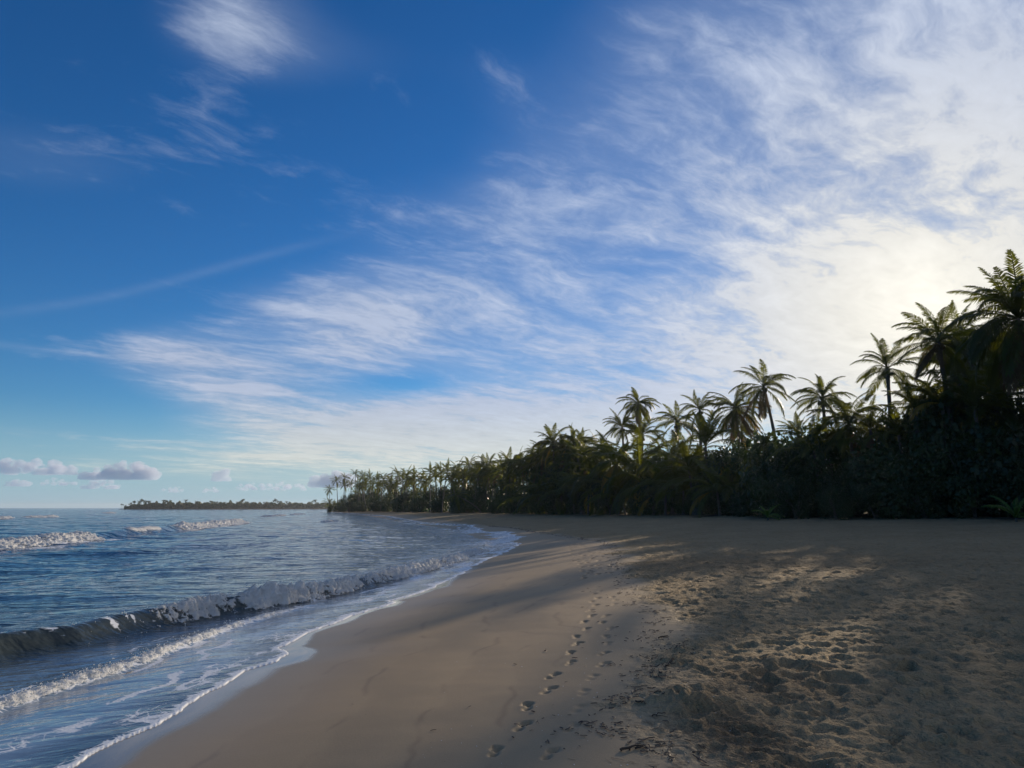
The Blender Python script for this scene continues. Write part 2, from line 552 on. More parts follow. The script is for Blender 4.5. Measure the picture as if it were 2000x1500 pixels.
rows = [0.15, 0.5, 1.0, 1.5, 2.0, 2.5, 3.0, 3.4, 3.7]
r = 4.0
while r < 460:
    rows.append(r); r += min(0.0042 if r < 8 else 1, 1) * r if r < 8 else r * (0.0050 if r < 40 else 0.007)
rows = np.array(rows)
dense = np.linspace(-47 * PR, 47 * PR, 700)
ang = np.concatenate([np.linspace(-180 * PR, -50 * PR, 40), dense, np.linspace(50 * PR, 180 * PR, 40)])
X, Y, Q = polar(rows, ang)
s = inland(X, Y)
Z = sand_base(X, Y)
dl = X - dryline(Y)
wob = fbm(X * 0.55, Y * 0.55, 4)
dry = smooth01(-0.35, 0.55, dl + wob * 0.5 * (1 + np.clip(Y, 0, 60) * 0.02))
inl = X - trees(Y)
litter = smooth01(-1.5, 2.0, inl + fbm(X * 0.3 + 9, Y * 0.3, 3) * 2.0)
# broad unevenness, then trodden hollows in the dry sand
Z = Z + fbm(X * 0.16, Y * 0.16, 3) * 0.035 * smooth01(0.5, 6, s) * smooth01(0.0, 2.0, waterline(X, Y)) * (0.35 + 0.65 * dry)
Z = Z + fbm(X * 0.9, Y * 0.9, 3) * 0.006 * smooth01(0.2, 3, s) * smooth01(0.0, 1.0, waterline(X, Y))
near = Y > -3
tr_ = np.where(near & (dry > 0.01))[0]
px, py = X[tr_], Y[tr_]
wx, wy = px + 0.10 * fbm(px * 2.2, py * 2.2, 2), py + 0.10 * fbm(px * 2.2 + 5, py * 2.2, 2)
h = pits(wx, wy, 0.42, 0.09, 0.17, 3, 0.8) * 0.62 + pits(wx + 3.1, wy - 1.7, 0.23, 0.04, 0.095, 50, 0.75) * 0.75
h = h + fbm(px * 2.0, py * 2.0, 4, 0.55) * 0.020 + (0.02 - np.abs(fbm(px * 2.3 + 4, py * 2.3, 5, 0.55)) * 0.042)
h = h + fbm(px * 9, py * 9, 2) * 0.006 + (0.008 - np.abs(fbm(px * 5.5, py * 5.5 + 8, 3, 0.6)) * 0.017)
Z[tr_] += h * dry[tr_] * 0.80
# heap of dug sand beside the weed
mx, my, _ = at_ground(1345, 1372)
d2 = ((X - mx) / 0.36) ** 2 + ((Y - my) / 0.38) ** 2
Z += np.exp(-d2 ** 1.3) * (0.11 + 0.05 * fbm(X * 6, Y * 6, 3))
# brown weed mat, low right
wx_, wy_, _ = at_ground(1440, 1440)
weed = np.exp(-(((X - wx_) / 0.42) ** 2 + ((Y - wy_) / 0.75) ** 2) ** 1.2)
w2x, w2y, _ = at_ground(1510, 1330)
weed = np.maximum(weed, 0.7 * np.exp(-(((X - w2x) / 0.7) ** 2 + ((Y - w2y) / 0.8) ** 2)))
w3x, w3y, _ = at_ground(1420, 1100)
weed = np.maximum(weed, 0.55 * np.exp(-(((X - w3x) / 4.5) ** 2 + ((Y - w3y) / 3.0) ** 2)))
weed = np.clip(weed + 0.25 * fbm(X * 1.3 + 3, Y * 1.3, 3) * weed, 0, 1) * dry


def footprint(x0, y0, ang, L, depth, side):
    """a bare foot's hollow: heel, narrow waist, ball and toes, with pushed-up sand round it"""
    sel = np.where((np.abs(X - x0) < 0.35) & (np.abs(Y - y0) < 0.35))[0]
    if not len(sel): return
    u = (X[sel] - x0) * math.sin(ang) + (Y[sel] - y0) * math.cos(ang)
    v = (X[sel] - x0) * math.cos(ang) - (Y[sel] - y0) * math.sin(ang)
    k = L / 0.26

    def e(cu, cv, ru, rv): return np.exp(-((((u - cu * k) / (ru * k)) ** 2 + ((v - cv * k * side) / (rv * k)) ** 2) ** 1.9))
    dpt = np.maximum.reduce([e(-0.085, 0.0, 0.05, 0.040) * 1.0, e(-0.01, 0.012, 0.075, 0.028) * 0.55, e(0.070, 0.0, 0.052, 0.052) * 1.15])
    for i in range(5): dpt = np.maximum(dpt, e(0.130 - 0.007 * i * i * 0.7, -0.034 + 0.019 * i, 0.016, 0.0105) * 0.8)
    rim = np.exp(-((u / (0.17 * k)) ** 2 + (v / (0.085 * k)) ** 2) ** 1.5)
    Z[sel] += -dpt * depth + rim * depth * 0.16


prints = [(967, 1467, 1, 1), (1020, 1417, 1, -1), (1030, 1379, 1, 1), (1072, 1348, 1, -1), (1080, 1320, 1, 1), (1115, 1295, 1, -1),
          (1114, 1275, 1, 1), (1128, 1257, 1.3, -1), (1126, 1243, 1, 1), (1146, 1228, 1, -1), (1141, 1214, .9, 1), (1156, 1202, .9, -1),
          (1153, 1192, .9, 1), (1164, 1182, .9, -1), (1156, 1175, .8, 1), (1168, 1168, .8, -1), (1160, 1160, .8, 1), (1172, 1154, .8, -1),
          (1074, 1471, 0.8, -1), (1118, 1420, 0.3, 1), (1131, 1384, 0.3, -1), (1140, 1352, 0.3, 1), (1158, 1322, .35, 1), (1178, 1298, .6, -1),
          (1180, 1276, .7, 1), (1188, 1256, .6, -1), (1184, 1242, .7, 1), (1192, 1227, .6, -1), (1177, 1215, .8, 1), (1184, 1202, .7, -1),
          (1200, 1180, .6, 1), (1203, 1172, .6, -1), (1196, 1166, .6, 1)]
for i, (px_i, py_i, dep, sd) in enumerate(prints):
    gx, gy, gz = at_ground(px_i, py_i)
    footprint(gx, gy, 0.26 + RNG.uniform(-0.2, 0.28), RNG.uniform(0.22, 0.26), 0.036 * dep * RNG.uniform(.75, 1.15), sd)
yy = 18.0
while yy < 48:                                        # the trail goes on up the beach
    for o in (-0.45, -0.2, 0.15, 0.5):
        if RNG.rand() < 0.75:
            footprint(2.25 + (yy - 18) * 0.055 + o + RNG.uniform(-0.12, 0.12), yy + RNG.uniform(-.3, .3), 0.2, 0.30, 0.05, RNG.choice([-1, 1]))
    yy += 0.62
wl = waterline(X, Y)
wet = smooth01(0.75 - 0.35 * smooth01(7.5, 11, Y), 0.05, wl + 0.2 * fbm(X * 0.7, Y * 0.35, 2)) * smooth01(-3, -1, wl + 3.5)
wet = np.maximum(wet, 0.30 * smooth01(2.2, 0.2, wl))
swash = np.zeros_like(X)                              # old swash lines left on the smooth slope
for c_, k_ in ((1.15, 3), (1.9, 8), (2.7, 14), (3.35, 21), (3.9, 30)):
    e_ = (wl - c_ - 0.35 * fbm(Y * .22 + k_, Y * 0 + k_, 3) - 0.05 * fbm(Y * 2.0, X * 2.0 + k_, 2)) / (0.016 + 0.0025 * np.clip(Y, 0, 60))
    swash = np.maximum(swash, np.exp(-e_ * e_) * smooth01(-.15, .35, fbm(X * .8 + k_, Y * .8, 3)) + 0.28 * smooth01(0, 3, e_) * smooth01(26, 4, e_))
swash = swash * (1 - dry) * smooth01(60, 30, Y)
wet = wet * (1 - dry) * (1 - 0.9 * smooth01(14, 28, Y))
keepv = (s > -5.0) & (inl < 75)
kf = keepv[Q].all(1)
V, F, AT = cull(np.stack([X, Y, Z], 1), Q, kf, dict(dry=dry, wet=wet, weed=weed, litter=litter, swash=swash))
beach = link('beach', mesh_np('beach', V, F, MAT['sand'], attrs=AT)); tag(beach, kind='structure')
# sea bed and inland soil: the same ground carried on, coarse, to the horizon and behind the trees
bx, by, bq = polar(np.array([0.0, 30, 60, 90, 140, 200, 300, 400, 600, 1000, 2500, 6400.0]), np.linspace(-math.pi, math.pi, 73))
bz = np.where(inland(bx, by) > 55, 1.0, -3.2)
bed = link('sea_bed', mesh_np('sea_bed', np.stack([bx, by, bz * 0 - 3.2], 1), bq, MAT['sand'], attrs=dict(dry=bx * 0, wet=bx * 0, weed=bx * 0, litter=bx * 0)))
tag(bed, kind='structure')

# ============================================================ SEA
near_wave = curve([(3, -9.9), (8, -8.8), (10.9, -7.75), (11.9, -7.2), (13.4, -6.85), (15.25, -6.3), (16.6, -5.5), (18.3, -4.75), (22, -3.75), (24.6, -3.1),
                   (28.5, -2.3), (38.6, -1.5), (48, -1.8), (60, -4)])
near_h = curve([(0, .26), (10, .31), (13, .31), (17, .30), (22, .26), (28, .20), (34, .15), (46, .08), (52, 0)])
bore = curve([(2, -6.3), (8, -5.5), (8.9, -5.35), (9.7, -5.22), (10.3, -5.13), (11.5, -5.07), (13.1, -5.03), (14.8, -4.85), (17, -4.2), (20, -3.2)])
bore_h = curve([(0, .07), (11, .08), (13, .06), (15, .04), (17.5, 0.0)])
mid_wave = curve([(20, -26.5), (40.5, -28.0), (45, -28.5), (51, -29.2), (60, -31.0), (69, -32.9), (84, -35.8), (101, -38.4), (130, -48), (170, -62)])
mid_h = curve([(15, .24), (40, .26), (52, .36), (60, .42), (70, .38), (84, .34), (100, .4), (115, .15), (140, 0)])


def wave(line, hgt, x, y, front, back):
    u = -along(line, x, y)                               # positive on the seaward side
    w = np.where(u < 0, front, back)
    return hgt(y) * np.exp(-np.abs(u / w) ** np.where(u < 0, 2.2, 1.7)), u


def sea_surface(x, y):
    wl = waterline(x, y); d = np.maximum(-wl, 0)
    film = sand_base(x, y) + 0.012 + 0.034 * smooth01(0, 2.5, d) + 0.0
    nearf = smooth01(400, 60, np.hypot(x, y))
    openz = -0.17 + 0.0 * x
    ramp = smooth01(2, 14, d)
    ca_, sa_ = 0.92, 0.40
    a, b = x * ca_ + y * sa_, y * ca_ - x * sa_
    sw = along(shore, x, y)
    openz = openz + 0.035 * fbm(a * 0.55, b * 1.1, 4, 0.55) * (0.35 + 0.65 * ramp)
    openz = openz + ramp * (0.10 * fbm(a * 0.10, b * 0.22, 3) + 0.07 * np.sin(sw * 0.55 + 2.2 * fbm(x * 0.03, y * 0.03, 2)) + 0.02)
    h1, u1 = wave(near_wave, near_h, x, y + 0.5 * fbm(x * 0.4, y * 0.4, 2), 0.27, 1.1)
    h2, u2 = wave(bore, bore_h, x, y, 0.12, 0.5)
    h3, u3 = wave(mid_wave, mid_h, x, y, 0.8, 2.6)
    k = smooth01(0.9, 3.2, d)
    # the smooth back of the last wave, running up as thin sheets with faint steps
    steps = 0.012 * np.maximum(0, fbm(x * 0.8 + 0.3 * y, y * 0.35, 3)) * smooth01(0.2, 1.0, d)
    z = film * (1 - k) + openz * k + steps * (1 - k) + (h1 * smooth01(0.2, 1.0, d) + h2 * smooth01(0.3, 1.0, d)) + h3
    return np.where(wl > 0, sand_base(x, y) - 0.02 - 0.3 * wl, z), wl, u1, u2, u3, k, h1, h2, h3


rows = [2.0, 3.0, 4.0]
r = 4.6
while r < 6000:
    rows.append(r); r *= 1.0062 if r < 60 else (1.0085 if r < 200 else (1.02 if r < 900 else 1.08))
rows = np.array(rows)
ang = np.concatenate([np.linspace(-180 * PR, -50 * PR, 60), np.linspace(-46 * PR, 3.5 * PR, 500), np.linspace(5 * PR, 60 * PR, 30)])
X, Y, Q = polar(rows, ang)
Z, wl, u1, u2, u3, k, h1, h2, h3 = sea_surface(X, Y)
d = np.maximum(-wl, 0)
n_a = fbm(X * 0.9, Y * 0.5, 4); n_b = fbm(X * 0.35 + 40, Y * 0.2, 3)
foam = 0.95 * np.exp(-(d / (0.10 + 0.05 * n_a + 0.004 * np.clip(Y, 0, 80))) ** 1.5)                  # lacy rim at the sand
foam = np.maximum(foam, 0.66 * smooth01(2.2, 0.1, d) * smooth01(-0.25, 0.45, n_a))
foam = np.maximum(foam, 0.60 * np.exp(-((u1 + 0.05) / 0.30) ** 2) * smooth01(0.05, 0.5, fbm(X * 0.8, Y * 5.0, 3)) * smooth01(30, 20, Y))
foam = np.maximum(foam, 0.55 * smooth01(4.5, 0.6, d) * smooth01(24, 45, Y) * smooth01(90, 60, Y))
foam = np.maximum(foam, 0.58 * np.exp(-((u1 + 0.9) / 0.8) ** 2) * smooth01(-0.2, 0.5, n_a) * smooth01(13, 17, Y) * smooth01(60, 48, Y))
foam = np.maximum(foam, 0.75 * np.exp(-((u2 + 0.02) / 0.16) ** 2) * smooth01(17.5, 14, Y))
foam = np.maximum(foam, 0.50 * smooth01(4.0, 1.0, d) * smooth01(0.1, 0.6, n_b) * smooth01(30, 8, Y))
foam = np.maximum(foam, 0.5 * np.exp(-((u3 - 2.5) / 1.6) ** 2) * smooth01(0.1, .6, n_a) * smooth01(110, 80, Y))
for dd_, ww_, yy_ in ((0.55, .035, 0), (1.05, .05, 3), (1.7, .05, 7), (2.5, .06, 11)):      # thin lines left by earlier surges
    foam = np.maximum(foam, 0.80 * np.exp(-((d - dd_ * (1 + .45 * fbm(Y * .28, Y * 0 + yy_, 3)) - .12 * fbm(Y * 1.3, X * 1.3 + yy_, 2)) / (ww_ * (1 + Y * .04))) ** 2) * smooth01(-.1, .35, fbm(Y * .5 + yy_, X * .5, 2)))
for ya_, yb_ in ((20, 53), (67, 108)):                       # churned water before and behind the outer breakers
    yy_ = smooth01(ya_, ya_ + 3, Y) * smooth01(yb_ + 2, yb_ - 3, Y)
    foam = np.maximum(foam, 0.62 * np.exp(-((u3 + 1.6) / 1.1) ** 2) * smooth01(-.3, .4, fbm(X * .9, Y * .5, 4)) * yy_)
    foam = np.maximum(foam, 0.50 * np.exp(-((u3 - 3.0) / 2.2) ** 2) * smooth01(-.1, .5, fbm(X * .5 + 7, Y * .25, 4)) * yy_)
deep = smooth01(3.0, 30, d)
film = smooth01(0.9, 0.05, d) * 0.8
calm = smooth01(5.6, 1.4, d)
brown = np.clip( 0.9 * np.exp(-((u1 + 0.25) / 0.55) ** 2) * smooth01(45, 30, Y), 0, 1)
keepv = (wl < 0.25)
V, F, AT = cull(np.stack([X, Y, Z], 1), Q, keepv[Q].all(1), dict(foam=foam, deep=deep, film=film, calm=calm, brown=brown))
sea = link('sea', mesh_np('sea', V, F, MAT['sea'], attrs=AT)); tag(sea, kind='structure')


# ------------------------------------------------------------ white water on the breaking waves
BUB = (np.array([(0, 0, 1), (.89, 0, .45), (.28, .85, .45), (-.72, .53, .45), (-.72, -.53, .45), (.28, -.85, .45), (.72, .53, -.45), (-.28, .85, -.45), (-.89, 0, -.45), (-.28, -.85, -.45), (.72, -.53, -.45), (0, 0, -1)]),
       np.array([(0, 1, 2), (0, 2, 3), (0, 3, 4), (0, 4, 5), (0, 5, 1), (1, 6, 2), (2, 7, 3), (3, 8, 4), (4, 9, 5), (5, 10, 1), (2, 6, 7), (3, 7, 8), (4, 8, 9), (5, 9, 10), (1, 10, 6), (11, 7, 6), (11, 8, 7), (11, 9, 8), (11, 10, 9), (11, 6, 10)]))


def white_water(label, line, y0, y1, hfun, back, front, dn, seed, spray=0, bubbles=0, bub=0.03, thin=0.0, gaps=0.10, relief=0.34, group='breaking waves'):
    """a tumbling foam roll that lies over a wave's crest and front"""
    ys = [y0]
    while ys[-1] < y1: ys.append(ys[-1] + dn * (ys[-1] / y0) ** 0.5)
    ys = np.array(ys)
    na = max(10, int((back + front) / (dn * 0.8)))
    t = np.linspace(-front, back, na)
    T, YY = np.meshgrid(t, ys)
    xl = line(YY); sl = (line(YY + .5) - line(YY - .5))
    nn = np.sqrt(1 + sl * sl)
    Xp, Yp = xl - T / nn, YY + T * sl / nn
    zb = sea_surface(Xp.ravel(), Yp.ravel())[0].reshape(T.shape)
    rel = np.where(T < 0, T / front, T / back)
    env = np.clip(1 - np.abs(rel) ** 2.2, 0, 1)
    ends = smooth01(0, 0.16, (YY - y0) / (y1 - y0)) * smooth01(1.0, 0.84, (YY - y0) / (y1 - y0))
    g0 = max(hfun(0.5 * (y0 + y1)), 0.05)
    b = 0; a = 1.0; f = 0.9 / g0 ** 0.6
    for o in range(5):
        b = b + a * (np.abs(perlin(Xp * f + seed + o * 7.7, Yp * f - seed)) - 0.22); a *= 0.66; f *= 2.1
    lump = np.clip(0.5 + 0.6 * fbm(YY * 0.22 / g0 ** .6, Xp * 0.12 / g0 ** .6 + seed, 3), 0, 1)
    H = hfun(YY) * ends * (env * (0.22 + 0.62 * lump) + b * relief * np.sqrt(env)) - (0.15 + gaps * fbm(Xp * 2.3 / g0 ** .5, Yp * 2.3 / g0 ** .5, 4)) * g0 - thin
    Zp = zb + H
    lean = H * 0.4
    V = np.stack([Xp + lean, Yp, Zp], -1).reshape(-1, 3)
    n0, n1 = T.shape
    i = np.arange(n0 * n1).reshape(n0, n1)
    Fq = np.stack([i[:-1, :-1], i[:-1, 1:], i[1:, 1:], i[1:, :-1]], -1).reshape(-1, 4)
    ok = (H.ravel() > -0.02)[Fq].any(1)
    cv = np.clip(smooth01(-0.05 * g0, 0.30 * g0, H) * (0.35 + 0.75 * lump) * (1 - 0.55 * smooth01(0.35, 1.0, rel)) + 0.15 * smooth01(-.9, -.3, rel), 0, 1).ravel() * ends.ravel() ** .5
    V, Fq, AT_ = cull(V, Fq, ok, dict(cover=cv))
    parts = [Fq]
    rs = np.random.RandomState(seed)
    full = np.stack([Xp + lean, Yp, Zp], -1).reshape(-1, 3); Hr = H.ravel()
    pr = np.clip(Hr + 0.02 * g0, 0, None) ** 0.6 * smooth01(-0.75, 0.35, fbm(full[:, 0] * 1.1 / g0 ** .5, full[:, 1] * 1.1 / g0 ** .5, 4)); pr = pr / pr.sum()

    def clumps(base, rad, V):
        SV = (base[:, None, :] + BUB[0][None] * rad[:, None, None] * rs.uniform(0.75, 1.25, (len(base), len(BUB[0]), 1))).reshape(-1, 3)
        SF = (BUB[1][None] + (np.arange(len(base)) * len(BUB[0]))[:, None, None] + len(V)).reshape(-1, 3)
        parts.append(SF); return np.concatenate([V, SV])
    if bubbles:
        pick = rs.choice(len(full), bubbles, p=pr); rad = bub * rs.uniform(0.4, 1.0, bubbles) ** 1.6
        V = clumps(full[pick] + rs.normal(0, 1, (bubbles, 3)) * np.array([.9, .9, .7]) * bub * 1.2, rad, V)
    if spray:                                            # thrown drops
        pick = rs.choice(len(full), spray, p=pr ** 2 / (pr ** 2).sum())
        base = full[pick] + np.stack([rs.normal(0, .10, spray), rs.normal(0, .10, spray), rs.exponential(.05, spray) * hfun(10) / .3], 1)
        V = clumps(base, rs.uniform(0.003, 0.010, spray), V)
    o = link('breaking_wave', mesh_np('breaking_wave', V, parts, MAT['foam'], attrs=dict(cover=np.concatenate([AT_['cover'], np.ones(len(V) - len(AT_['cover']))]))))
    tag(o, label, 'wave', group)
    return o


C_ = curve
white_water('tumbling white crest of the nearest wave curling onto the sand', lambda v: near_wave(v) + 0.10, 12.0, 37, C_([(10, .06), (13, .12), (15, .17), (16.5, .24), (17.3, .21), (19, .16), (22, .15), (30, .14), (36, .10)]),
            0.19, 0.46, 0.017, 3, spray=2600, bubbles=2600, bub=0.012, gaps=0.34, relief=0.52)
white_water('low curling line of foam between the nearest wave and the wet sand', bore, 5.5, 16.5, C_([(5, .055), (10, .065), (13, .05), (16.5, .03)]), 0.16, 0.15, 0.014, 9, spray=700, bubbles=1500, bub=0.010, gaps=0.25)
white_water('long white breaker farther out that runs off the left edge', mid_wave, 24, 52, C_([(24, .36), (40, .36), (52, .34)]), 1.0, 1.7, 0.05, 21, bubbles=1500, bub=0.022, gaps=0.2)
white_water('white breaker farther out beside a smooth green wave face', mid_wave, 68, 107, C_([(68, .48), (90, .48), (107, .36)]), 1.0, 2.2, 0.07, 33, bubbles=1500, bub=0.03, gaps=0.2)
white_water('small patch of foam on the green wave crest between two white breakers', mid_wave, 56, 66, C_([(56, .16), (66, .2)]), 0.5, 0.8, 0.09, 35)


def far_breaker(label, a, b, h, seed):
    (x0, y0), (x1, y1) = a, b
    if y1 < y0: x0, y0, x1, y1 = x1, y1, x0, y0
    if y1 - y0 < 4: y1 = y0 + 4
    h = h * 0.62
    white_water(label, C_([(y0 - 30, x0 - (x1 - x0) * 30 / (y1 - y0)), (y0, x0), (y1, x1), (y1 + 30, x1 + (x1 - x0) * 30 / (y1 - y0))]), y0, y1, C_([(0, h), (500, h)]),
                h * 1.6, h * 2.6, h * 0.12, seed, bubbles=300, bub=0.04)


def sea_at(px, py): 
    a, b = (px - 1000) / 1386.0, (750 - py) / 1386.0
    yy = math.cos(PITCH) - b * math.sin(PITCH); zz = math.sin(PITCH) + b * math.cos(PITCH)
    t = (-0.15 - EYE) / zz
    return a * t, yy * t


far_breaker('short white breaker far out, near the left edge of the sea', sea_at(40, 1011.5), sea_at(112, 1009.5), 1.1, 41)
far_breaker('end of a far white breaker at the very left edge of the sea', sea_at(-60, 1017), sea_at(20, 1012), 1.1, 43)
far_breaker('tiny white cap far out in front of the headland tip', sea_at(198, 1002.5), sea_at(224, 1002), 1.0, 45)
far_breaker('white breaker in front of the middle of the headland', sea_at(508, 1009.5), sea_at(556, 1006.5), 0.9, 47)
far_breaker('small white breaker just right of the one before the headland', sea_at(566, 1006), sea_at(594, 1004.6), 0.8, 49)
far_breaker('lone white cap in the shallows in front of the point', sea_at(628, 1019.5), sea_at(654, 1017.5), 0.75, 51)

# ============================================================ PALMS
def frond_mesh(name, L, e0, bend, nleaf, mat, seed, wide=1.0, droop=0.5, sparse=0.0):
    """one feather leaf: arching rib and two rows of drooping leaflets"""
    rs = np.random.RandomState(seed)
    n = 14
    th = e0 - bend * np.linspace(0, 1, n) ** 1.35
    seg = L / (n - 1)
    P = np.zeros((n, 3))
    swing = rs.normal(0, 0.10)
    for i in range(1, n):
        P[i] = P[i - 1] + seg * np.array([math.cos(th[i - 1]), swing * (i / n) * 0.6, math.sin(th[i - 1])])
    V, F3, F4 = [], [], []
    for i in range(n):                                   # rib: thin three-sided rod
        w = 0.050 * (1 - i / n) ** 0.8 + 0.006
        up = np.array([-math.sin(th[i]), 0, math.cos(th[i])])
        for a in (0, 2.1, 4.2): V.append(P[i] + up * w * math.cos(a) * 0.7 + np.array([0, 1, 0]) * w * math.sin(a))
    for i in range(n - 1):
        for j in range(3): F4.append((3 * i + j, 3 * i + (j + 1) % 3, 3 * i + 3 + (j + 1) % 3, 3 * i + 3 + j))
    for side in (-1, 1):
        for k in range(nleaf):
            if rs.rand() < sparse: continue
            t = 0.14 + 0.86 * (k + rs.uniform(0, .8)) / nleaf
            t = min(t, 0.995)
            x = t * (n - 1); i = min(int(x), n - 2); f = x - i
            p = P[i] * (1 - f) + P[i + 1] * f
            tang = P[i + 1] - P[i]; tang /= np.linalg.norm(tang)
            up = np.array([-tang[2], 0, tang[0]])
            ln = L * 0.20 * (math.sin(min(1, (t - 0.06) / 0.42) * math.pi / 2) ** 0.8) * (1.0 - 0.72 * max(0, (t - 0.5) / 0.5) ** 1.6) * rs.uniform(0.85, 1.1)
            fwd = 0.45 + 0.75 * t
            dirv = tang * fwd + np.array([0, side, 0]) * (1.05 - 0.35 * t) + up * rs.normal(0.12, 0.10)
            dirv /= np.linalg.norm(dirv)
            w = 0.034 * wide * rs.uniform(0.8, 1.2) * (0.6 + 0.4 * ln / (L * .20))
            wd = tang * 0.9 - dirv * np.dot(tang, dirv) * 0.9 + up * 0.3
            wd = wd / np.linalg.norm(wd) * w
            g1 = np.array([0, 0, -1]) * ln * droop * rs.uniform(0.10, 0.22)
            g2 = np.array([0, 0, -1]) * ln * droop * rs.uniform(0.45, 0.9)
            a = p; b = p + dirv * ln * 0.5 + g1; c = p + dirv * ln * 0.92 + g2
            q = len(V)
            V += [a - wd * 0.5, a + wd * 0.5, b + wd, b - wd, c]
            F4.append((q, q + 1, q + 2, q + 3)); F3.append((q + 3, q + 2, q + 4))
    return mesh_np(name, np.array(V), [np.array(F4), np.array(F3)], mat, smooth=False)


FR = {}
ELEV = {'spear': (78, 0.6), 'up': (66, 1.15), 'high': (50, 1.45), 'mid': (30, 1.55), 'low': (6, 1.35), 'hang': (-26, 0.9), 'dead': (-62, 0.45)}
for kname, (e, b) in ELEV.items():
    for v in range(3):
        mt = MAT['frond'] if kname != 'dead' else MAT['frond_dead']
        FR[kname, v] = frond_mesh('frond', 1.0 * 4.0, e * PR, b * (0.85 + 0.15 * v), 48, mt, 100 + len(FR), wide=1.05, droop=0.55 if kname in ('spear', 'up') else 0.8)
for v in range(2): FR['yellow', v] = frond_mesh('frond', 4.0, -40 * PR, 0.7 + 0.2 * v, 40, MAT['frond_yellow'], 300 + v, droop=0.9, sparse=0.1)
for v in range(2): FR['golden', v] = frond_mesh('frond', 4.0, -8 * PR, 1.1 + 0.2 * v, 44, MAT['frond_yellow'], 310 + v, droop=0.8)
CROWN = [('spear', 1), ('up', 4), ('high', 6), ('mid', 7), ('low', 7), ('hang', 5)]


CROWN_OPEN = [('spear', 1), ('up', 3), ('high', 4), ('mid', 5), ('low', 5), ('hang', 3), ('dead', 1)]
CROWN_HEAVY = [('up', 3), ('high', 6), ('mid', 8), ('low', 9), ('hang', 8), ('dead', 3)]


def tube(pts, rad, sides=8, cap=True):
    pts = np.array(pts, float); n = len(pts)
    V, F = [], []
    for i in range(n):
        t = pts[min(i + 1, n - 1)] - pts[max(i - 1, 0)]; t /= np.linalg.norm(t)
        a = np.cross(t, (0.3, 1, 0.1)); a /= np.linalg.norm(a); b = np.cross(t, a)
        for j in range(sides):
            q = 2 * math.pi * j / sides
            V.append(pts[i] + rad[i] * (a * math.cos(q) + b * math.sin(q)))
    for i in range(n - 1):
        for j in range(sides): F.append((i * sides + j, i * sides + (j + 1) % sides, (i + 1) * sides + (j + 1) % sides, (i + 1) * sides + j))
    return np.array(V), np.array(F)


def join(parts):
    V, F, n = [], {}, 0
    for v, f in parts:
        V.append(v); F.setdefault(f.shape[1], []).append(f + n); n += len(v)
    return np.concatenate(V), [np.concatenate(f) for f in F.values()]


def ico(sub=1):
    import bmesh
    bm = bmesh.new(); bmesh.ops.create_icosphere(bm, subdivisions=sub, radius=1.0)
    v = np.array([p.co[:] for p in bm.verts]); f = np.array([[q.index for q in t.verts] for t in bm.faces]); bm.free()
    return v, f


ICO1, ICO2 = ico(1), ico(2)
nv = []
for i in range(7):
    a = i * 2.4; v = ICO1[0] * np.array([0.13, 0.13, 0.17]) + np.array([math.cos(a) * 0.26, math.sin(a) * 0.26, -0.30 - 0.13 * (i % 3)])
    nv.append((v, ICO1[1]))
NUTS = mesh_np('coconut_cluster', *join(nv), MAT['nut'])
# whole crowns in one mesh, for palms too far off to tell their leaves apart
FARCROWN = []


def me_arrays(me):
    v = np.zeros(len(me.vertices) * 3, np.float32); me.vertices.foreach_get('co', v)
    quads = np.array([p.vertices[:] for p in me.polygons if len(p.vertices) == 4]); tris = np.array([p.vertices[:] for p in me.polygons if len(p.vertices) == 3])
    return v.reshape(-1, 3), quads, tris


for v in range(4):
    rs = np.random.RandomState(700 + v)
    V, F4, F3, n = [], [], [], 0
    for kname, cnt in (('spear', 1), ('up', 4), ('high', 5), ('mid', 5), ('low', 4), ('hang', 3), ('dead', 1)):
        for i in range(cnt):
            e, b = ELEV[kname]
            me = frond_mesh('tmp', 4.0, e * PR, b, 15, None, rs.randint(9999), wide=2.6, droop=0.7)
            vv, q, t = me_arrays(me); bpy.data.meshes.remove(me)
            a = rs.uniform(0, 6.283); sc = rs.uniform(.85, 1.1)
            R = np.array([[math.cos(a), -math.sin(a), 0], [math.sin(a), math.cos(a), 0], [0, 0, 1]])
            V.append(vv @ R.T * sc); F4.append(q + n); F3.append(t + n); n += len(vv)
    FARCROWN.append(mesh_np('crown', np.concatenate(V), [np.concatenate(F4), np.concatenate(F3)], MAT['frond'], smooth=False))

N_FROND = [0]


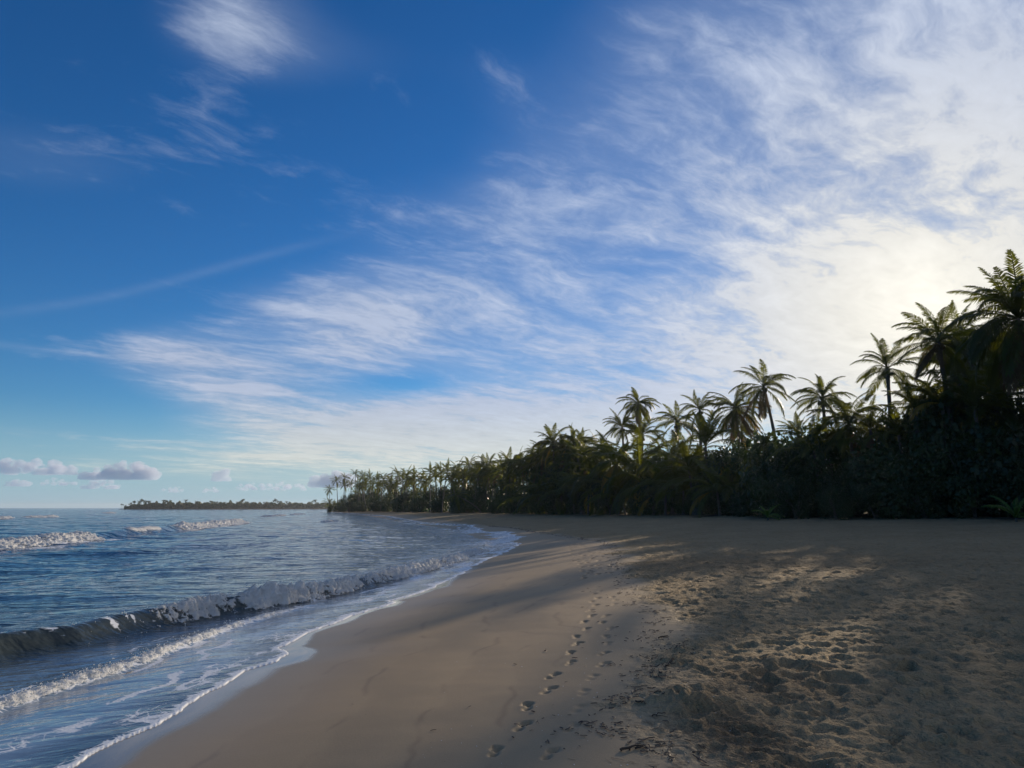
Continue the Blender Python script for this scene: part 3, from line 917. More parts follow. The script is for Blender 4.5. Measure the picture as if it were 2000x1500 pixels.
def palm(crown, size, base, label, group, fronds=CROWN, extra=(), nuts=True, far=False, seed=0, tilt=(0, 0), thick=1.0, bow=0.0):
    """crown: top of the trunk in the world; base: where the trunk meets the ground; size: frond length"""
    rs = np.random.RandomState(seed)
    root = bpy.data.objects.new('palm_tree', None); COL.objects.link(root); root.location = base
    root.empty_display_size = 0.5
    tag(root, label, 'palm tree', group)
    top = np.array(crown) - np.array(base); H = top[2]
    n = 16
    t = np.linspace(0, 1, n)
    side = np.array([top[1], -top[0], 0]); ln = np.linalg.norm(side); side = side / ln if ln > 0.01 else np.array([1., 0, 0])
    pts = np.stack([top[0] * t ** 1.5, top[1] * t ** 1.5, H * t], 1) + np.outer(np.sin(t * math.pi) * bow, np.array([1.0, 0, 0]))
    pts[0, 2] = -0.3
    r0 = (0.15 + 0.0045 * H) * thick
    rad = r0 * (1 - 0.42 * t) * (1 + 0.05 * np.cos(np.arange(n) * 3.1)); rad[0] *= 1.7; rad[1] *= 1.12; rad[-2:] *= 1.15
    tv, tf = tube(pts, rad, 7)
    link('trunk', mesh_np('trunk', tv, tf, MAT['bark']), root)
    if far:
        c = link('crown', FARCROWN[seed % 4], root, Vector(top)); c.scale = (size / 4,) * 3; c.rotation_euler = (tilt[0], tilt[1], rs.uniform(0, 6.28))
        return root
    a = rs.uniform(0, 6.28)
    tilt = (tilt[0] + rs.normal(0, .10), tilt[1] + rs.normal(0, .10))
    if fronds is CROWN: fronds = [CROWN, CROWN_OPEN, CROWN_HEAVY][rs.randint(3)]
    for kname, cnt in list(fronds):
        for i in range(cnt):
            a += 2.399963 + rs.normal(0, 0.12)
            put_frond(root, top, size, kname, a, rs, tilt)
    for kname, az_ in extra: put_frond(root, top, size, kname, az_, rs, tilt)
    if nuts: c = link('coconut_cluster', NUTS, root, Vector(top)); c.rotation_euler = (0, 0, rs.uniform(0, 6.28))
    return root


def put_frond(root, top, size, kname, a, rs, tilt):
    nvar = 3 if kname in ELEV else 2
    o = link('frond', FR[kname, rs.randint(nvar)], root, Vector(top) + Vector((0, 0, -0.02 * size if kname in ('hang', 'dead', 'yellow') else 0)))
    s_ = size / 4.0 * rs.uniform(0.88, 1.1)
    o.scale = (s_, s_, s_)
    M_ = Euler((tilt[0], tilt[1], 0)).to_matrix() @ Euler((rs.normal(0, .22), rs.normal(0, 0.17), a)).to_matrix()
    o.rotation_euler = M_.to_euler()
    N_FROND[0] += 1
    return o


_td = curve([(560, 600), (630, 385), (650, 345), (700, 290), (750, 250), (800, 215), (850, 185), (900, 160), (950, 140), (1000, 120), (1100, 100), (1200, 84), (1300, 71),
             (1400, 61), (1500, 52), (1600, 48), (1700, 45), (1800, 42.5), (1900, 41), (2000, 39.5), (2300, 36), (2600, 30)])


def stand(px_, py_, d, size_px, label, group=None, lean=0.0, back=0.0, **kw):
    """palm whose crown centre shows at photo pixel px, py when it stands d metres off; lean: metres its foot is left(-)/right(+) of the crown"""
    c = at(px_, py_, d)
    bx_, by_ = c.x + lean, c.y + back
    b = Vector((bx_, by_, ground_z(bx_, by_)))
    return palm(c, size_px * d / 1386.0 / 0.70, b, label, group, seed=int(px_ * 7 + py_), **kw)


G1 = 'coconut palms rising over the thicket on the right'
stand(1988, 622, 40, 104, 'large dark coconut palm at the right edge, tallest crown of the grove', G1, lean=0.3, fronds=[('spear', 3), ('up', 9), ('high', 9), ('mid', 9), ('low', 9), ('hang', 8), ('dead', 3)], extra=[('dead', .5), ('dead', 2.5), ('dead', 4.2), ('hang', 3.3), ('hang', 3.9), ('hang', 2.6), ('low', 3.1)])
stand(1833, 668, 46, 66, 'dense crowned coconut palm just left of the tallest palm at right', G1, lean=0.4, fronds=[('up', 5), ('high', 7), ('mid', 8), ('low', 7), ('hang', 5), ('dead', 2)], extra=[('dead', 3.6), ('dead', 3.0), ('yellow', 3.4), ('hang', 5.0)])
stand(1876, 655, 52, 52, 'pale green coconut palm half hidden behind two bigger crowns at right', G1)
stand(1733, 720, 50, 53, 'slim palm with an open star of fronds, left of the two tall right-hand crowns', G1, lean=-0.2, fronds=[('spear', 1), ('up', 4), ('high', 4), ('mid', 5), ('low', 4), ('hang', 3)])
stand(1874, 740, 47, 62, 'sunlit yellow-green palm below and between the tall crowns at right', G1, extra=[('golden', 2.8), ('golden', 3.4), ('golden', 0.4)])
stand(1787, 797, 47, 48, 'low palm with upright fronds in front of the tall right-hand palms', G1, fronds=[('spear', 3), ('up', 7), ('high', 6), ('mid', 4)], nuts=False)
stand(1658, 826, 50.5, 60, 'drooping dark palm just right of the thick rounded crown', G1, lean=0.1, extra=[('hang', 3.4), ('hang', 0.2), ('dead', 5.0)])
stand(1606, 778, 54, 46, 'mid height palm with thick rounded crown, right of the tall lone palm', G1, lean=0.2)
stand(1560, 848, 55, 34, 'small palm tip with upright fronds poking from the bush right of the lone palm', G1, fronds=[('spear', 3), ('up', 6), ('high', 3)], nuts=False)
stand(1491, 755, 66, 49, 'tall lone palm on a thin curved trunk standing clear against the sky', G1, lean=1.0, bow=0.25, extra=[('dead', 4.0), ('dead', 4.8), ('dead', 5.4), ('hang', 5.9), ('dead', 3.2)])
stand(1437, 797, 72, 47, 'bushy palm with hanging golden dead fronds beside the tall lone palm', G1, lean=0.3, extra=[('yellow', 5.9), ('yellow', 0.3), ('yellow', 5.3), ('golden', 6.1), ('dead', 3.5), ('dead', 4.4), ('hang', 3.0), ('hang', 4.0), ('dead', 5.0)])
stand(1448, 846, 84, 28, 'small far palm seen under the crown with golden fronds', G1, extra=[('yellow', 4.7), ('dead', 5.2)])
stand(1246, 788, 92, 32, 'highest of the small palms near the middle, round crown above its neighbours', G1, lean=0.4, extra=[('hang', 4.4), ('hang', 5.2)])
stand(1215, 835, 92, 30, 'small palm just lower left of the highest middle palm', G1, lean=0.3)
stand(1322, 824, 78, 36, 'left one of two like palms side by side left of the golden fronded palm', G1, lean=0.2, extra=[('yellow', 5.6)])
stand(1367, 801, 76, 35, 'right one of two like palms side by side left of the golden fronded palm', G1, lean=-0.2)
stand(1254, 850, 88, 36, 'spiky palm directly below the highest middle palm', G1, fronds=[('spear', 2), ('up', 7), ('high', 6), ('mid', 5), ('low', 3)])
stand(1378, 872, 66, 56, 'young palm with long upright fronds fanned like a shuttlecock', G1, fronds=[('spear', 4), ('up', 9), ('high', 6)], nuts=False)
stand(1172, 882, 90, 34, 'palm at the left end of the middle palms, crown at the thicket top', G1)
stand(1248, 925, 80, 72, 'wide spreading low palm with a golden dead frond by the sand', G1, extra=[('yellow', 3.8), ('yellow', 4.4), ('hang', 4.0), ('hang', 5.2)], nuts=False)
stand(1420, 905, 63, 30, 'low palm with golden brown fronds sunk in the thicket under the shuttlecock palm', G1, fronds=[('mid', 3), ('low', 3)], extra=[('golden', 5.2), ('yellow', 4.8), ('golden', 4.2), ('golden', 3.9)], nuts=False)
stand(1310, 895, 74, 58, 'broad dark palm filling the gap below the two like palms', G1)
stand(1205, 905, 84, 50, 'broad dark palm under the small palms near the middle', G1, extra=[('golden', 4.0)])
stand(1700, 838, 49, 50, 'dark arching palm under the open star palm', G1, nuts=False)
stand(1945, 795, 45, 70, 'broad low palm under the tallest palm at the right edge', G1, nuts=False)
stand(1120, 866, 101, 32, 'tall palm at the right end of the far dense grove', 'palms of the far grove along the curving beach', extra=[('golden', 3.6)])
stand(1081, 866, 104, 34, 'broad palm in the far grove with yellowish fronds hanging left', 'palms of the far grove along the curving beach', extra=[('yellow', 3.6), ('yellow', 3.0), ('golden', 3.3)])
stand(1140, 870, 104, 30, 'bushy palm between the far grove and the middle palms', 'palms of the far grove along the curving beach')
stand(1044, 888, 118, 20, 'slender small palm standing above the far grove', 'palms of the far grove along the curving beach', nuts=False)

def stage(fx):
    if fx < 760: return 'near the seaward end of the far grove'
    if fx < 850: return 'by the pale bare trunks of the far grove'
    if fx < 960: return 'by the long leaning trunk of the far grove'
    if fx < 1060: return 'in the taller right half of the far grove'
    return 'where the far grove meets the taller middle palms'


for (fx, fy, d_, sz, lab) in [(1903, 712, 55, 46, 'palm added for shade in the gap between the dense crowned palm and the tallest one'), (1938, 742, 50, 50, 'palm added for shade under the left fronds of the tallest palm'),
                              (1885, 785, 47, 52, 'low palm added for shade below the sunlit yellow-green palm'), (2030, 705, 47, 70, 'palm added for shade at the right edge, behind the tallest crown'),
                              (2085, 690, 42, 80, 'palm added for shade beyond the right edge next to the tallest crown'), (2150, 690, 41, 85, 'farther palm added for shade beyond the right edge of the grove'), (1815, 775, 56, 40, 'small palm added for shade behind the dense crowned palm'), (1856, 688, 60, 46, 'hidden palm added for shade right behind the dense crowned palm'),
                              (1888, 692, 62, 48, 'palm added for shade behind the pale green half hidden palm'), (1925, 690, 64, 50, 'palm added for shade, showing through the left fronds of the tallest palm'), (1962, 684, 62, 52, 'palm added for shade, showing through the heart of the tallest palm'),
                              (2010, 690, 58, 60, 'palm added for shade behind the right half of the tallest palm'), (2055, 668, 52, 72, 'tall palm added for shade just beyond the right edge behind the tallest one')]:
    stand(fx, fy, d_, sz, lab, G1, fronds=CROWN_HEAVY, nuts=False)  # extra crowns added to keep the sun off the right-hand sand
# the far grove: crowded, each palm its own tree
GF = 'palms of the far grove along the curving beach'
far = [(714, 940), (723, 934), (736, 936), (748, 937), (762, 941), (777, 928), (787, 938), (795, 931), (810, 934), (822, 938), (833, 940), (840, 924), (850, 933),
       (861, 920), (874, 920), (884, 930), (894, 917), (905, 926), (916, 911), (926, 925), (936, 922), (946, 916), (955, 910), (966, 922), (975, 925), (984, 918),
       (997, 904), (1007, 914), (1014, 909), (1022, 920), (1030, 912), (1038, 909), (1052, 902), (1062, 890), (1070, 895), (1094, 880), (1104, 888), (1110, 900), (1128, 895), (1150, 900)]
rs = np.random.RandomState(77)
for i, (fx, fy) in enumerate(far):
    d = float(_td(fx)) + rs.uniform(2, 9)
    nf = d > 155
    stand(fx, fy + rs.uniform(-1, 3), d, (5.0 if d > 200 else 4.4) * 1386 / d * 0.55, 'palm with skyline crown ' + stage(fx), GF, lean=rs.normal(0, 0.7), far=nf, nuts=False, thick=0.85,
          fronds=[('spear', 1), ('up', 4), ('high', 4), ('mid', 4), ('low', 4), ('hang', 3)], extra=[('dead', rs.uniform(3, 6))])
for i in range(55):                                     # lower and farther ones that close the grove
    fx = rs.uniform(690, 1160)
    d = float(_td(fx)) + rs.uniform(1, 22)
    ytop = np.interp(fx, [690, 750, 850, 950, 1050, 1160], [948, 945, 935, 925, 905, 890])
    stand(fx, ytop + abs(rs.normal(8, 10)), d, 4.4 * 1386 / d * 0.52, 'lower palm ' + stage(fx), GF, lean=rs.normal(0, 0.9), far=True, nuts=False, thick=0.8)
GP = 'tall palms standing apart at the tip of the point'
for (fx, fy, ln_, lab) in [(644, 957, 0.2, 'shortest and leftmost of the lone palms at the tip of the point'), (657, 939, 1.2, 'second palm from the tip of the point, on a long bare trunk'),
                      (674, 934, 0.5, 'higher of two palms one above the other near the tip of the point'), (673, 947, -0.3, 'lower of two palms one above the other near the tip of the point'),
                      (694, 926, 0.4, 'topmost palm at the seaward end of the grove on the point'), (708, 929, 0.3, 'palm just right of the topmost one at the end of the point'),
                      (685, 946, 0.6, 'leaning palm below the topmost one at the end of the point'), (698, 944, 0.2, 'bushy palm under the topmost one at the end of the point')]:
    d = float(np.interp(fx, [640, 660, 700, 720], [352, 340, 300, 280]))
    stand(fx, fy, d, 10.5, lab, GP, lean=ln_, far=True, thick=0.9)
for (fx, fy, sz) in [(643, 984, 12), (652, 986, 9), (668, 982, 9)]:
    stand(fx, fy, 350 if fx < 660 else 325, sz, 'low bushy palm at the waterline on the tip of the point', GP, far=True)
# low young palms that fill the edge of the thicket with long fronds down to the sand
YOUNG = [('spear', 1), ('up', 5), ('high', 5), ('mid', 5), ('low', 2)]
rs = np.random.RandomState(123)
for (fx, fy, lab) in [(1050, 955, 'under the two broad palms of the far grove'), (1088, 950, 'below the palm with yellowish hanging fronds'), (1118, 938, 'at the right end of the far grove'), (1150, 940, 'left of the wide spreading low palm'),
                      (1186, 930, 'just left of the wide spreading low palm'), (1215, 955, 'at the foot of the wide spreading low palm'), (1278, 945, 'right of the wide spreading low palm'), (1300, 925, 'under the broad dark palm below the two like palms'),
                      (1335, 935, 'below the two like palms side by side'), (1362, 915, 'left of the shuttlecock palm'), (1400, 932, 'under the shuttlecock palm'), (1430, 940, 'below the palm with golden dead fronds'),
                      (1165, 912, 'behind the left end of the middle palms'), (1345, 890, 'between the two like palms and the shuttlecock palm'), (1590, 880, 'under the mid height palm with thick rounded crown'), (1755, 850, 'below the open star palm'),
                      (1905, 800, 'in front of the tallest palm at the right edge'), (1840, 790, 'below the dense crowned palm at right')]:
    d = float(_td(fx)) + rs.uniform(-0.3, 2.0)
    d = d if fx < 1500 else d + 2.6
    stand(fx, fy + (24 if fx < 1450 else 0), d, rs.uniform(48, 66) * (1.15 if fx > 1500 else 1.0), 'young palm with low arching fronds ' + lab, 'young palms in the thicket edge', nuts=False, fronds=YOUNG, lean=rs.normal(0, .15),
          extra=[('golden', rs.uniform(0, 6))] if rs.rand() < .4 else [], thick=0.8)
# bare leaning trunks at the sand edge in the far grove
for (tx, ty, bx_, lab) in [(893, 968, 939, 'long trunk leaning far out to the left over the sand in the far grove'), (705, 950, 715, 'trunk leaning left at the front of the grove on the point')]:
    d = float(_td(bx_)) - 2.0
    c = at(tx, ty, d); b = at(bx_, 998, d)
    palm(c, 3.0, Vector((b.x, d, ground_z(b.x, d))), lab, GF, far=True, seed=tx, thick=0.9)


# ============================================================ THICKET: SEA GRAPE AND OTHER SHRUBS
def foliage(seed, n, leaf):
    """a shrub's leaves: thousands of small blades on clumped lobes, unit height, open toward the foot"""
    rs = np.random.RandomState(seed)
    lobes = [(rs.uniform(-.55, .55), rs.uniform(-.5, .5), rs.uniform(.22, .72), rs.uniform(.20, .34)) for i in range(13)]
    lobes += [(rs.uniform(-.5, .5), rs.uniform(-.45, .45), rs.uniform(.08, .3), rs.uniform(.18, .26)) for i in range(6)] + [(rs.uniform(-.25, .25), rs.uniform(-.25, .25), .76, .26) for i in range(3)]
    lobes = np.array(lobes)
    w = lobes[:, 3] ** 2; idx = rs.choice(len(lobes), n, p=w / w.sum())
    u = rs.normal(size=(n, 3)); u /= np.linalg.norm(u, axis=1)[:, None]
    rr = lobes[idx, 3] * rs.uniform(0.55, 1.0, n) ** 0.6 * (1 + 0.12 * rs.normal(size=n))
    C0 = lobes[idx, :3] + u * rr[:, None] * np.array([1, 1, 0.85])
    C0[:, 2] = np.abs(C0[:, 2])
    nrm = u * 0.5 + rs.normal(size=(n, 3)) * 0.5 + np.array([0, 0, 0.35]); nrm /= np.linalg.norm(nrm, axis=1)[:, None]
    a = np.cross(nrm, rs.normal(size=(n, 3))); a /= np.linalg.norm(a, axis=1)[:, None]; b = np.cross(nrm, a)
    s_ = leaf * rs.uniform(0.6, 1.35, n)[:, None]
    V = np.stack([C0 - a * s_, C0 + b * s_ * 0.62, C0 + a * s_, C0 - b * s_ * 0.62], 1).reshape(-1, 3)
    F = np.arange(n * 4).reshape(n, 4)
    return mesh_np('foliage', V, F, MAT['leaf'], smooth=False)


FOL = [foliage(900 + i, n_, l_) for i, (n_, l_) in enumerate([(6500, .024), (6500, .022), (5000, .028), (3400, .036), (2600, .042), (5600, .025)])]
STEM = []
for i in range(3):
    rs = np.random.RandomState(50 + i); parts = []
    for j in range(7):
        a = rs.uniform(0, 6.28); sp = rs.uniform(.15, .5); h = rs.uniform(.45, .8)
        t = np.linspace(0, 1, 6)
        P = np.stack([math.cos(a) * sp * t ** 1.3 + rs.normal(0, .02, 6), math.sin(a) * sp * t ** 1.3 + rs.normal(0, .02, 6), h * t - 0.03], 1)
        parts.append(tube(P, 0.018 * (1 - 0.7 * t) + 0.003, 5))
    STEM.append(mesh_np('stem', *join(parts), MAT['branch']))


def shrub(x, y, w, h, label, group, rs):
    root = bpy.data.objects.new('shrub', None); COL.objects.link(root)
    root.location = (x, y, ground_z(x, y) - 0.05); root.rotation_euler = (0, 0, rs.uniform(0, 6.28)); root.scale = (w, w, h)
    tag(root, label, 'shrub', group)
    link('foliage', FOL[rs.randint(6)], root); link('stem', STEM[rs.randint(3)], root)
    return root


rs = np.random.RandomState(5)
# skyline of the thicket in photo pixels
sky_l = curve([(640, 985), (660, 976), (690, 962), (760, 955), (850, 944), (950, 938), (1030, 925), (1080, 905), (1150, 898), (1230, 905), (1300, 900), (1380, 895), (1440, 875),
               (1475, 866), (1507, 846), (1540, 846), (1575, 862), (1605, 838), (1650, 850), (1690, 830), (1740, 815), (1800, 795), (1850, 788), (1900, 784), (2000, 778), (2400, 760)])


def top_height(px_, d, yo=0):
    return at(px_, float(sky_l(px_)) + yo, d).z


GS = 'shrubs of the dark thicket along the sand'
ZONE = [(1040, 'dark shrub under the palms of the far grove on the curving beach', 'understorey of the far grove'),
        (1330, 'dark broad-leaved shrub in the thicket below the small middle palms', GS),
        (1560, 'dark broad-leaved shrub in the thicket below the tall lone palm', GS),
        (9999, 'dark broad-leaved shrub in the thick wall of leaves below the right-hand palms', GS)]


def zone(px_):
    for lim, l, g_ in ZONE:
        if px_ < lim: return l, g_


px_ = 652.0
while px_ < 2450:
    d0 = float(_td(px_))
    step_m = 2.5 if px_ > 1050 else (3.4 if px_ > 850 else 5.0)
    for row, (off, fr) in enumerate([(0.5, 0.50), (2.6, 0.74), (5.5, 1.0)] if px_ > 1040 else [(1.5, 0.62), (7.0, 1.0)]):
        if 1040 < px_ < 1450 and row < 2 and rs.rand() < 0.55: continue
        d = d0 + off + rs.uniform(-.6, .6)
        q = px_ + rs.uniform(-.5, .5) * step_m * 1386 / d
        p3 = at(q, 990, d)
        top = top_height(q, d, rs.uniform(-4, 10) if row == 2 else rs.uniform(0, 16))
        g0 = ground_z(p3.x, d)
        h = max(1.2, (top - g0) * fr * rs.uniform(0.72, 1.06))
        w = max(1.6, min(h * rs.uniform(0.75, 1.0), 4.2)) * (1.0 if px_ > 1050 else 1.3)
        l, g_ = zone(q)
        if px_ > 1040: l = l.replace('dark broad-leaved ', ['low front ', 'middle row ', 'tall back row '][row], 1)
        else: l = l.replace('dark shrub', ['dark front shrub', 'dark back row shrub'][row]).replace('of the far grove on the curving beach', stage(q))
        shrub(p3.x, d, w, h / 0.90, l, g_, rs)
    px_ += step_m * 1386 / d0
# two rows deeper in, to stop the sky showing through low down
px_ = 668.0
while px_ < 2400:
    d = float(_td(px_)) + rs.uniform(9, 13) + (8 if px_ < 850 else 0)
    p3 = at(px_, 990, d); l, g_ = zone(px_); l = l.replace('dark ', 'deep set dark ', 1).replace('broad-leaved ', '')
    shrub(p3.x, d, 4.2, max(2.5, (top_height(px_, d, rs.uniform(-8, 45) if px_ > 1040 else rs.uniform(-14, 8)) - 1.2)), l, g_, rs)
    px_ += (4.5 if px_ > 900 else 3.2) * 1386 / d
for q_, o_ in ((1345, 3.0), (1372, 4.0), (1398, 2.5), (1412, 5.0), (1430, 3.0), (1540, 3.0)):     # close the foot of the thicket
    p3 = at(q_, 990, float(_td(q_)) + o_); shrub(p3.x, p3.y, 2.6, 2.4, 'small low shrub filling the foot of the thicket under the palms', GS, rs)
# grove out of frame to the right, which shades the near sand
for i, (ox, oy, oh) in enumerate([(31, 30, 6.5), (31.5, 24, 6), (32, 18, 6.5), (33, 12, 6), (33, 5, 6), (33, -3, 6)]):
    shrub(ox, oy, 4.5, oh, ZONE[3][1], GS, rs)
for (hx, hy, hh) in [(30.5, 33.5, 12), (33, 27, 11), (35, 20, 12), (34, 11, 11)]:
    palm(Vector((hx, hy, hh)), 4.2, Vector((hx + .4, hy, 1.2)), 'coconut palm just beyond the right edge, in the same grove', G1, seed=int(hx * 10 + hy))


# ============================================================ YOUNG PALMS AT THE SAND EDGE
def seedling(px_, py_, label, size, n, seed):
    rs = np.random.RandomState(seed)
    gx, gy, gz = at_ground(px_, py_)
    root = bpy.data.objects.new('palm_seedling', None); COL.objects.link(root); root.location = (gx, gy, gz)
    tag(root, label, 'young palm')
    v, f = tube([(0, 0, -.1), (0.02, 0, .15), (0, .02, .3)], [.07, .06, .045], 6)
    link('stem', mesh_np('stem', v, f, MAT['bark']), root)
    for i in range(n):
        kname = ['up', 'high', 'mid', 'up', 'high', 'low'][i % 6]
        me = SEEDF[kname]
        o = link('frond', me, root, (0, 0, .22)); o.rotation_euler = (0, 0, i * 2.4 + rs.uniform(-.3, .3)); s_ = size * rs.uniform(.8, 1.1); o.scale = (s_, s_, s_)
    return root


SEEDF = {k: frond_mesh('frond', 1.0, ELEV[k][0] * PR, ELEV[k][1] * .9, 30, MAT['young'], 400 + i, wide=.32, droop=.8) for i, k in enumerate(('up', 'high', 'mid', 'low'))}
seedling(1500, 1016.5, 'small bright green palm seedling alone on the sand in front of the thicket', 1.35, 9, 3)
seedling(1985, 1019, 'young palm with bright green arching fronds at the right edge of the thicket', 1.7, 8, 8)
seedling(835, 1001.0, 'tiny pale seedling on the sand in front of the far grove', 1.5, 6, 5)

# ============================================================ HEADLAND ACROSS THE BAY
hp = [(232, 905), (270, 900), (330, 915), (420, 960), (520, 1030), (640, 1130), (760, 1300), (900, 1500)]
V = []
for (qx, d) in hp:
    c = at(qx, 991, d); w = 1.0 if qx == 232 else 1.0
    for (o, z) in ((-9, -0.9), (-4, 0.35), (10, 1.3), (60, 1.5), (75, -0.9)): V.append((c.x * (1 + (o * (0.3 if qx == 232 else 1)) / d), d + o * (0.3 if qx == 232 else 1), z if qx != 232 else min(z, .2)))
F = [(i * 5 + j, i * 5 + j + 1, i * 5 + 6 + j, i * 5 + 5 + j) for i in range(len(hp) - 1) for j in range(4)]
hv = np.array(V)
zz0 = np.zeros(len(hv))
headland = link('headland', mesh_np('headland', hv, np.array(F), MAT['sand'], attrs=dict(dry=zz0 + 1, wet=zz0, weed=zz0, litter=zz0 + 1))); tag(headland, kind='structure')
hd = curve([(q, d) for q, d in hp])
rs = np.random.RandomState(31)
# a simple palm of a few dozen blades, for trees a few pixels high
def tiny_palm(seed):
    r2 = np.random.RandomState(seed); parts = [tube([(0, 0, -.5), (.1, 0, 4), (.25, .05, 8.6)], [.20, .15, .12], 5)]
    for i in range(15):
        a = i * 2.4 + r2.uniform(-.2, .2); e = r2.uniform(-.5, 1.1); L = r2.uniform(2.4, 3.1)
        ts = np.linspace(0, 1, 6); th = e - 1.1 * ts
        P = np.zeros((6, 3))
        for j in range(1, 6): P[j] = P[j - 1] + L / 5 * np.array([math.cos(a) * math.cos(th[j]), math.sin(a) * math.cos(th[j]), math.sin(th[j])])
        sd = np.array([-math.sin(a), math.cos(a), 0]); W = np.array([.12, .34, .42, .38, .26, .03])
        P = P + np.array([.25, .05, 8.6])
        top_ = P; l_ = P + sd * W[:, None] - np.array([0, 0, .6]) * W[:, None]; r_ = P - sd * W[:, None] - np.array([0, 0, .6]) * W[:, None]
        v = np.concatenate([l_, top_, r_]); f = [(j, j + 1, 7 + j, 6 + j) for j in range(5)] + [(6 + j, 7 + j, 13 + j, 12 + j) for j in range(5)]
        parts.append((v, np.array(f)))
    me = mesh_np('palm_tree', *join(parts), MAT['leaf'], smooth=False); return me


TINY = [tiny_palm(i) for i in range(5)]
GH = 'palms along the headland across the bay'
for i in range(125):
    q = 236 + 400 * (i + rs.uniform(0, .9)) / 125
    if 262 < q < 272 and i % 2: continue
    d = float(hd(q)) + rs.uniform(-1, 40) * (0.1 if q < 250 else 1)
    c = at(q, 991, d)
    o = link('palm_tree', TINY[rs.randint(5)], None, (c.x, d, 0.6))
    s_ = rs.uniform(0.72, 1.15) * (0.95 + 0.55 * float(perlin(np.array([q * .06]), np.array([.3]))[0])) * (1.0 if q > 260 else 0.85); o.scale = (s_, s_, s_ * rs.uniform(0.9, 1.1)); o.rotation_euler = (0, 0, rs.uniform(0, 6.28))
    tag(o, 'tiny palm on the ' + ('thin left third' if q < 370 else 'middle' if q < 510 else 'hazy right third') + ' of the headland across the bay' if q > 245 else 'tiny palm at the bare left tip of the headland', 'palm tree', GH)
# woodland under them, one mass at this distance
n = 42000
q = rs.uniform(243, 700, n); d = hd(q) + rs.uniform(-4, 45, n)
hmax = np.interp(q, [243, 262, 300, 700], [3.2, 6.6, 9.4, 10.4]) * (0.82 + 0.35 * fbm(q * 0.11, q * 0, 3))
zc = 0.4 + hmax * rs.uniform(0, 1, n) ** 0.7
cx_ = (q - 1000) / 1386 * d / (math.cos(PITCH) + (991 - 750) / 1386 * math.sin(PITCH))
C0 = np.stack([cx_, d, zc], 1)
u = rs.normal(size=(n, 3)); u /= np.linalg.norm(u, axis=1)[:, None]
a = np.cross(u, rs.normal(size=(n, 3))); a /= np.linalg.norm(a, axis=1)[:, None]; b = np.cross(u, a); s_ = rs.uniform(.5, 1.1, n)[:, None]
V = np.stack([C0 - a * s_, C0 + b * s_ * .7, C0 + a * s_, C0 - b * s_ * .7], 1).reshape(-1, 3)
o = link('far_woodland', mesh_np('far_woodland', V, np.arange(n * 4).reshape(n, 4), MAT['leaf'], smooth=False)); tag(o, 'dark low woodland covering the headland across the bay', None, None, 'stuff')

# ============================================================ CUMULUS ALONG THE HORIZON
m = material('cloud')
_v = S.nt.nodes.new('ShaderNodeVolumePrincipled'); _v.inputs['Color'].default_value = (0.76, 0.80, 0.88, 1); _v.inputs['Density'].default_value = 0.008; _v.inputs['Anisotropy'].default_value = 0.25
_o = S.nt.nodes.new('ShaderNodeOutputMaterial'); S.nt.links.new(_v.outputs[0], _o.inputs['Volume']); MAT['cloud'] = m
SC.cycles.volume_bounces = 3


def cloud(x0, x1, ytop, ybot, d, label, seed, n=40):
    rs = np.random.RandomState(seed)
    a, b = at(x0, ybot, d), at(x1, ybot, d); top = at(x0, ytop, d).z
    W = (b - a).length; H = top - a.z
    parts = []
    for i in range(n):
        t = rs.uniform(0.06, 0.94); k = rs.uniform(0, 1)
        lim = H * (0.35 + 0.65 * max(0, math.sin(t * math.pi)) ** 0.6 * (0.5 + 0.5 * rs.rand()))
        r = rs.uniform(.14, .30) * H * (1.1 - .4 * k)
        c = np.array([a.x + (b.x - a.x) * t, d + rs.uniform(-.5, .5) * W * .35, a.z + max(r * .35, k * (lim - r))])
        v = ICO3[0].copy()
        for f, am in ((1.6, .26), (3.7, .15), (8.0, .08)):
            v = v * (1 + am * (perlin(v[:, 0] * f + seed + i, v[:, 1] * f + v[:, 2] * f * 1.3 + i * 3.1)))[:, None]
        v = v * r * np.array([1.35, 1.2, 0.9]) + c
        v[:, 2] = np.maximum(v[:, 2], a.z + 0.10 * (v[:, 2] - a.z))
        parts.append((v, ICO3[1]))
    o = link('cumulus_cloud', mesh_np('cumulus_cloud', *join(parts), MAT['cloud'])); rm = o.modifiers.new('melt', 'REMESH'); rm.mode = 'VOXEL'; rm.voxel_size = H / 32
    tag(o, label, 'cloud', 'small clouds along the horizon'); return o


ICO3 = ico(3)
cloud(-60, 142, 884, 926, 11000, 'flat based grey cloud at the left edge above the sea horizon', 1, 60)
cloud(160, 318, 892, 937, 11500, 'largest puffy cloud with lit right shoulder above the headland tip', 2, 60)
cloud(10, 62, 928, 950, 12500, 'small grey cloud low under the left edge cloud', 3, 22)
cloud(75, 150, 930, 948, 12500, 'thin grey cloud in the gap below the two big clouds', 4, 22)
cloud(165, 238, 932, 955, 13000, 'small cloud right under the largest puffy cloud', 5, 24)
cloud(312, 355, 945, 962, 13000, 'little bright cloud just right of the largest puffy cloud, low down', 6, 16)
cloud(396, 428, 945, 962, 13000, 'little white cloud midway over the headland', 7, 12)
cloud(420, 448, 905, 940, 12500, 'narrow upright grey cloud over the middle of the headland', 8, 18)
cloud(460, 610, 936, 958, 13500, 'long ragged cloud bank over the right half of the headland', 9, 40)
cloud(606, 700, 908, 952, 13500, 'bright white towering cloud behind the lone palms of the point', 10, 40)
cloud(738, 790, 918, 950, 14000, 'white cloud top peeping over the grove on the point', 11, 16)

# ============================================================ DRIFT ON THE SAND
rs = np.random.RandomState(8)
V, F = [], []


def sand_z(xs, ys): return sand_base(np.asarray(xs, float), np.asarray(ys, float))


